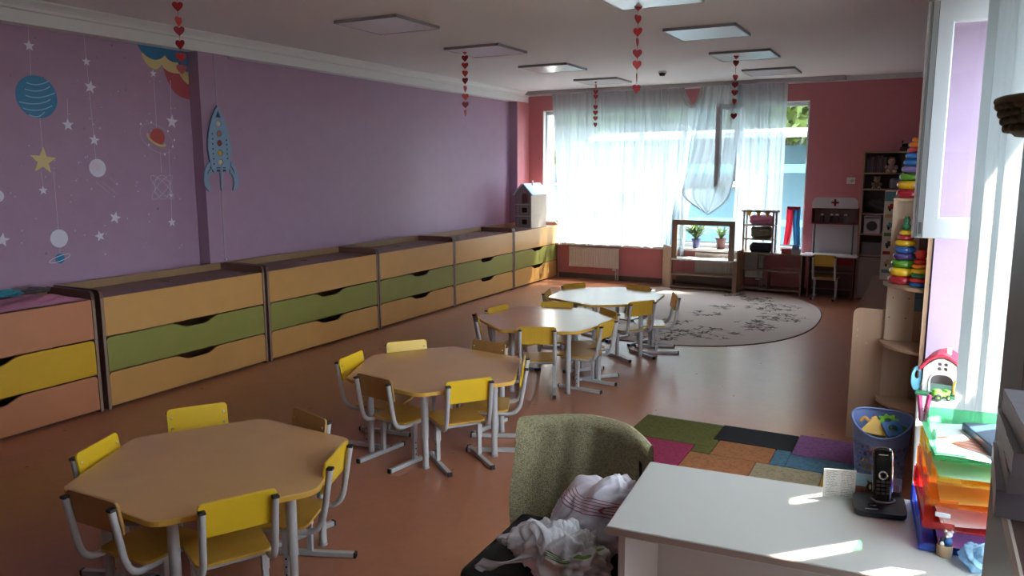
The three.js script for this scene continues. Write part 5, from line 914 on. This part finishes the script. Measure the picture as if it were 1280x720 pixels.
// ---------------------------------------------------------------- play pharmacy desk with red cross
{
  const t = thing('play_pharmacy', 'white play pharmacy desk with rounded sign board and red cross', 'play desk', [-1.02, 0, -10.80]);
  const w = 0.275, wh = mat([0.62, 0.60, 0.60], { roughness: 0.5 }), red = mat([0.38, 0.02, 0.03], { roughness: 0.5 }), edge = mat([0.20, 0.02, 0.03]);
  const sg = roundPoly([[-w, 1.165], [w, 1.165], [w, 1.305], [-w, 1.305]], [0.004, 0.004, 0.09, 0.09]); obj('sign_board', extrude(sg, 0.018, 0.002).translate(0, 0, -0.01), wh, t);
  obj('red_cross', [span(-0.045, 0.045, 1.228, 1.252, 0.008, 0.012), span(-0.012, 0.012, 1.195, 1.285, 0.008, 0.012)], red, t);
  obj('shelf_back', span(-w, w, 0.97, 1.165, -0.20, -0.19), mat([0.42, 0.36, 0.32]), t); obj('shelf_board', span(-w, w, 0.96, 0.975, -0.20, 0.0), edge, t); obj('shelf_side', span(-w, -w + 0.012, 0.96, 1.165, -0.20, 0), edge, t); obj('shelf_side', span(w - 0.012, w, 0.96, 1.165, -0.20, 0), edge, t); obj('shelf_trim', span(-w, w, 1.158, 1.168, -0.20, 0.0), edge, t);
  obj('back_panel', span(-w, w, 0.56, 0.96, -0.20, -0.19), wh, t);
  for (const x of [-w + 0.03, w - 0.055]) obj('upright', span(x, x + 0.018, 0.57, 0.96, -0.08, -0.06), mat([0.16, 0.17, 0.17], { roughness: 0.5 }), t);
  obj('desk_top', rbox(0.66, 0.02, 0.36, 0.006, -0.02, 0.56, 0.0), wh, t);
  obj('apron', span(-w, w, 0.42, 0.55, -0.15, -0.135), red, t); for (const x of [-w, w - 0.018]) obj('side_panel', span(x, x + 0.018, 0, 0.55, -0.18, 0.12), mat([0.16, 0.05, 0.05], { roughness: 0.5 }), t); obj('foot_board', span(-w, w, 0.10, 0.55, -0.18, -0.165), mat([0.18, 0.10, 0.09]), t); obj('basket_shelf', span(-w, w, 0.33, 0.342, -0.16, 0.02), mat([0.30, 0.26, 0.20]), t);
  [[-0.155, [0.03, 0.03, 0.035], 'black'], [-0.035, [0.06, 0.04, 0.05], 'dark capped'], [0.025, [0.10, 0.05, 0.05], 'squat dark'], [0.125, [0.22, 0.24, 0.28], 'grey']].forEach(([x, c, n]) => { const b = thing('medicine_bottle', n + ' toy medicine bottle on the pharmacy shelf', 'bottle', [-1.02 + x, 0.975, -10.87], 0, 'toy bottles on the pharmacy shelf'); obj('body', lathe([[0, 0], [0.026, 0], [0.028, 0.01], [0.028, 0.075], [0.018, 0.09], [0.016, 0.095], [0, 0.095]], 18), mat(c, { roughness: 0.3 }), b); obj('lid', cyl(0.019, 0.019, 0.022, 0, 0.106, 0, 16), M.white, b); });
  const c = chairB.clone(); c.name = numbered('child_chair'); scene.add(c); c.position.set(-1.075, 0, -10.70); c.rotation.y = -0.05; c.scale.set(1.03, 1.09, 1); tag(c, 'small yellow backed chair tucked under the play pharmacy desk', 'chair');
}
// ---------------------------------------------------------------- tall bookcase with books and toys
{
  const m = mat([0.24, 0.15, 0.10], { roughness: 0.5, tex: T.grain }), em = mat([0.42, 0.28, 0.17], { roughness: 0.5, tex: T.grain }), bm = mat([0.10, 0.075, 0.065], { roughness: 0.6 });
  const x0 = -0.725, x1 = -0.08, z0 = -10.80, z1 = -11.04, t = thing('tall_bookcase', 'tall open wooden bookcase with books and dolls in the far corner', 'bookcase', [0, 0, 0]);
  const shelves = [0.04, 0.60, 0.86, 1.11, 1.45, 1.62 - 0.02, 1.865];
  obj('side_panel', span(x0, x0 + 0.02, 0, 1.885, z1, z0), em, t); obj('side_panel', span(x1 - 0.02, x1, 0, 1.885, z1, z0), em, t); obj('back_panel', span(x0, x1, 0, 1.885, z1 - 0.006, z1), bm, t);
  const ys = [0.03, 0.57, 0.835, 1.095, 1.40, 1.60, 1.865]; for (const y of ys) { const s = obj('shelf_board', span(x0 + 0.02, x1 - 0.02, y, y + 0.018, z1, z0 - 0.004), m, t); obj('edge_band', span(x0 + 0.02, x1 - 0.02, y, y + 0.018, z0 - 0.004, z0), em, s); }
  const ew = obj('cupboard_door', rbox(0.60, 0.50, 0.016, 0.003, (x0 + x1) / 2, 0.305, z0 - 0.006, 1), mat([0.30, 0.25, 0.21], { roughness: 0.5, tex: T.grain }), t); obj('knob', new THREE.SphereGeometry(0.012, 10, 8).translate(x1 - 0.1, 0.36, z0 + 0.006), M.bolt, ew);
  const bc = [[0.16, 0.10, 0.11], [0.09, 0.07, 0.10], [0.20, 0.12, 0.10], [0.06, 0.07, 0.09], [0.14, 0.05, 0.06], [0.10, 0.11, 0.10]];
  let x = x0 + 0.04; for (let i = 0; i < 11; i++) { const w = 0.016 + 0.012 * ((i * 5) % 7) / 6, h = rr(0.17, 0.215); const b = thing('book', ['brown', 'plum', 'rust', 'slate', 'maroon', 'olive grey'][i % 6] + (i > 5 ? ' spined book on the top bookcase shelf, behind the baby doll' : ' spined book on the top bookcase shelf, at the panel end'), 'book', [x + w / 2, 1.618, z0 - 0.16], 0, 'books on the top shelf'); obj('cover', rbox(w, h, 0.15, 0.002, 0, h / 2, 0, 1), mat(bc[i % 6], { roughness: 0.6 }), b); obj('pages', span(-w / 2 + 0.002, w / 2 - 0.002, h - 0.004, h + 0.0004, -0.07, 0.07), mat([0.4, 0.38, 0.34]), b); x += w + 0.003; }
  const doll = (name, label, px, y, z, s, skin, cloth, hair) => { const d = thing(name, label, 'toy', [px, y, z]); const B = (r, xx, yy, zz, a = 1, b = 1, c = 1) => new THREE.SphereGeometry(r * s, 18, 14).scale(a, b, c).translate(xx * s, yy * s, zz * s);
    obj('body', [B(0.055, 0, 0.06, 0, 1, 1.15, 0.85), B(0.024, -0.045, 0.02, 0.05, 1, 1, 1.6), B(0.024, 0.045, 0.02, 0.05, 1, 1, 1.6), B(0.02, -0.062, 0.075, 0.02, 1, 1.5, 1), B(0.02, 0.062, 0.075, 0.02, 1, 1.5, 1)], mat(cloth, { roughness: 0.9 }), d); obj('head', [B(0.048, 0, 0.155, 0.005), B(0.016, 0, 0.145, 0.045), ...(hair ? [] : [B(0.018, -0.038, 0.195, 0), B(0.018, 0.038, 0.195, 0)])], mat(skin, { roughness: 0.85 }), d); obj('eye', [B(0.0055, -0.017, 0.165, 0.047), B(0.0055, 0.017, 0.165, 0.047)], M.cap, d); if (hair) obj('hair', [B(0.053, 0, 0.168, -0.008, 1, 0.95, 0.9)], mat(hair, { roughness: 0.9 }), d); };
  doll('baby_doll', 'pale baby doll with brown hair sitting before the books', -0.40, 1.618, z0 - 0.04, 0.9, [0.42, 0.26, 0.20], [0.36, 0.24, 0.20], [0.14, 0.08, 0.06]);
  doll('teddy_bear', 'light brown teddy bear sitting on the second bookcase shelf', -0.555, 1.418, z0 - 0.06, 0.75, [0.30, 0.20, 0.15], [0.26, 0.17, 0.14], null);
  tag(obj('toy_bag', crumple(rbox(0.22, 0.13, 0.13, 0.03, -0.30, 1.485, z0 - 0.09, 5), 0.012, 14, 0.3), mat([0.22, 0.21, 0.22], { roughness: 0.9 })), 'grey patterned toy bag beside the teddy bear', 'bag');
  tag(obj('toy_heap', crumple(new THREE.SphereGeometry(1, 40, 28).scale(0.20, 0.085, 0.085), 0.05, 9, 0.6).translate(-0.48, 1.20, z0 - 0.10), mat([0.06, 0.055, 0.06], { roughness: 0.9 })), 'dark soft toy slumped on the third bookcase shelf', 'toy');
  tag(obj('toy_shoe', crumple(new THREE.SphereGeometry(1, 24, 16).scale(0.05, 0.03, 0.04), 0.01, 20, 0.1).translate(-0.26, 1.145, z0 - 0.05), mat([0.34, 0.13, 0.05], { roughness: 0.9 })), 'small orange brown toy on the third bookcase shelf', 'toy');
  const wm = thing('toy_washer', 'white toy washing machine with round black door', 'toy', [-0.575, 0.853, z0 - 0.10]); obj('housing', rbox(0.19, 0.225, 0.15, 0.01, 0, 0.1125, 0), mat([0.50, 0.50, 0.50], { roughness: 0.4 }), wm); obj('drum_door', [cyl(0.062, 0.062, 0.012, 0, 0, 0, 28).rotateX(Math.PI / 2).translate(0, 0.10, 0.079)], mat([0.02, 0.02, 0.022], { roughness: 0.2 }), wm); obj('control_strip', span(-0.085, 0.085, 0.192, 0.212, 0.074, 0.078), mat([0.1, 0.1, 0.11]), wm);
  tag(obj('toy_iron', new THREE.TorusGeometry(0.045, 0.018, 10, 20, Math.PI).translate(-0.40, 0.862, z0 - 0.06), mat([0.34, 0.33, 0.32], { roughness: 0.5 })), 'grey toy iron beside the toy washing machine', 'toy');
  const cr = thing('storage_crate', 'grey storage crate on the lower bookcase shelf', 'crate', [-0.42, 0.589, z0 - 0.11]); obj('crate_wall', [span(-0.26, 0.26, 0, 0.15, -0.09, -0.08), span(-0.26, 0.26, 0, 0.15, 0.08, 0.09), span(-0.26, -0.25, 0, 0.15, -0.09, 0.09), span(0.25, 0.26, 0, 0.15, -0.09, 0.09)], mat([0.16, 0.155, 0.165], { roughness: 0.6 }), cr); obj('crate_rim', span(-0.268, 0.268, 0.142, 0.152, 0.08, 0.096), mat([0.20, 0.195, 0.205]), cr);
  tag(obj('toy_ship', [rbox(0.17, 0.05, 0.08, 0.015, -0.24, 1.909, z0 - 0.1), rbox(0.07, 0.05, 0.06, 0.01, -0.27, 1.955, z0 - 0.1), rbox(0.02, 0.05, 0.02, 0.004, -0.30, 1.99, z0 - 0.1)], mat([0.03, 0.022, 0.02], { roughness: 0.7 })), 'dark toy ship on top of the tall bookcase', 'toy');
}
// ---------------------------------------------------------------- outside: play veranda, trees
{
  const teal = mat([0.10, 0.52, 0.52], { roughness: 0.6 });
  const v = thing('play_veranda', 'turquoise wooden play veranda beyond the far window', 'veranda', [-1.5, -0.7, -22]);
  for (const x of [-7, -4.6, -2.2, 0.2, 2.6, 5]) { obj('post', span(x - 0.09, x + 0.09, 0, 3.1, 1.9, 2.08), teal, v); }
  obj('rail', span(-7, 5, 0.95, 1.1, 1.92, 2.02), teal, v); obj('rail', span(-7, 5, 2.25, 2.45, 1.92, 2.02), teal, v);
  obj('rear_wall', span(-7, 5, 0, 3.0, -2, -1.9), mat([0.14, 0.26, 0.30], { roughness: 0.8, tex: T.mottle }), v); obj('roof', box(12.8, 0.14, 5, 0, 3.3, 0).rotateX(0.06), mat([0.34, 0.36, 0.38], { roughness: 0.7 }), v); obj('deck', span(-7, 5, 0, 0.12, -2, 2.1), mat([0.07, 0.08, 0.08], { roughness: 0.8 }), v);
  const hb = thing('added_sky_blocker', 'added grey building block that keeps sky off the far window', 'building', [-4, -0.7, -32]);  // building added to block sky and dim the far window
  obj('wall', span(-26, 22, 0, 8.4, -6, 0), mat([0.15, 0.19, 0.21], { roughness: 0.9, tex: T.mottle }), hb);
  for (let r = 0; r < 2; r++) for (let k = 0; k < 12; k++) { const wx = -24 + k * 4, wy = 1.6 + r * 3.4; const wf = obj('window_frame', span(wx, wx + 1.7, wy, wy + 1.6, -0.02, 0.05), M.white, hb); obj('pane', span(wx + 0.1, wx + 1.6, wy + 0.1, wy + 1.5, 0.05, 0.07), mat([0.05, 0.07, 0.09], { roughness: 0.1 }), wf); }
  const leafM = [mat([0.10, 0.17, 0.03], { phys: true, transmission: 0.35, thickness: 0, roughness: 0.9 }), mat([0.17, 0.24, 0.04], { phys: true, transmission: 0.35, thickness: 0, roughness: 0.9 })], bark = mat([0.10, 0.07, 0.05], { roughness: 0.95 });
  const leafG = new THREE.PlaneGeometry(0.13, 0.09); 
  [[-9, -24, 8, 3.2], [-4.2, -27.5, 9, 3.6], [1.2, -27, 9, 3.4], [-1.2, -18.0, 6.4, 1.5], [6, -24, 9, 3.4], [-13.5, -26, 8, 3.4], [12, -18, 9, 3.2], [9, -9, 8, 2.6]].forEach(([x, z, h, r], k) => {
    const t = thing('tree', ['leafy tree beside the veranda, on the bed cabinet side', 'leafy tree behind the middle of the veranda roof', 'leafy tree between veranda and added sky blocker, on the bookcase side', 'slim yellow green tree standing before the turquoise veranda', 'leafy tree beside the veranda, on the bookcase side', 'outermost leafy tree beyond the bed cabinet corner', 'leafy tree farther off outside the desk side window', 'leafy tree close outside the desk side window'][k], 'tree', [x, -0.7, z], 0, k === 3 ? undefined : 'trees outside the windows');
    obj('trunk', [cyl(0.10, 0.17, h * 0.6, 0, h * 0.3, 0, 10)], bark, t);
    const n = r > 2 ? 5200 : 2200, im = new THREE.InstancedMesh(leafG, leafM[k % 2], n), d = new THREE.Object3D();
    for (let i = 0; i < n; i++) { const a = rr(0, 6.28), b = Math.acos(rr(-1, 1)), q = r * (0.55 + 0.45 * Math.cbrt(rnd())) * (0.85 + 0.3 * Math.sin(a * 3 + k) * Math.sin(b * 4)); d.position.set(q * Math.sin(b) * Math.cos(a), h * 0.68 + 0.8 * q * Math.cos(b), q * Math.sin(b) * Math.sin(a)); d.rotation.set(rr(0, 6), rr(0, 6), rr(0, 6)); d.scale.setScalar(rr(1.1, 2.2) * (r > 2 ? 1.6 : 1)); d.updateMatrix(); im.setMatrixAt(i, d.matrix); }
    im.name = 'foliage'; im.userData.kind = 'stuff'; im.castShadow = im.receiveShadow = true; t.add(im);
  });
}
scene.traverse((o) => { if (o.isMesh) { o.castShadow = true; o.receiveShadow = true; } });
renderer.render(scene, camera);
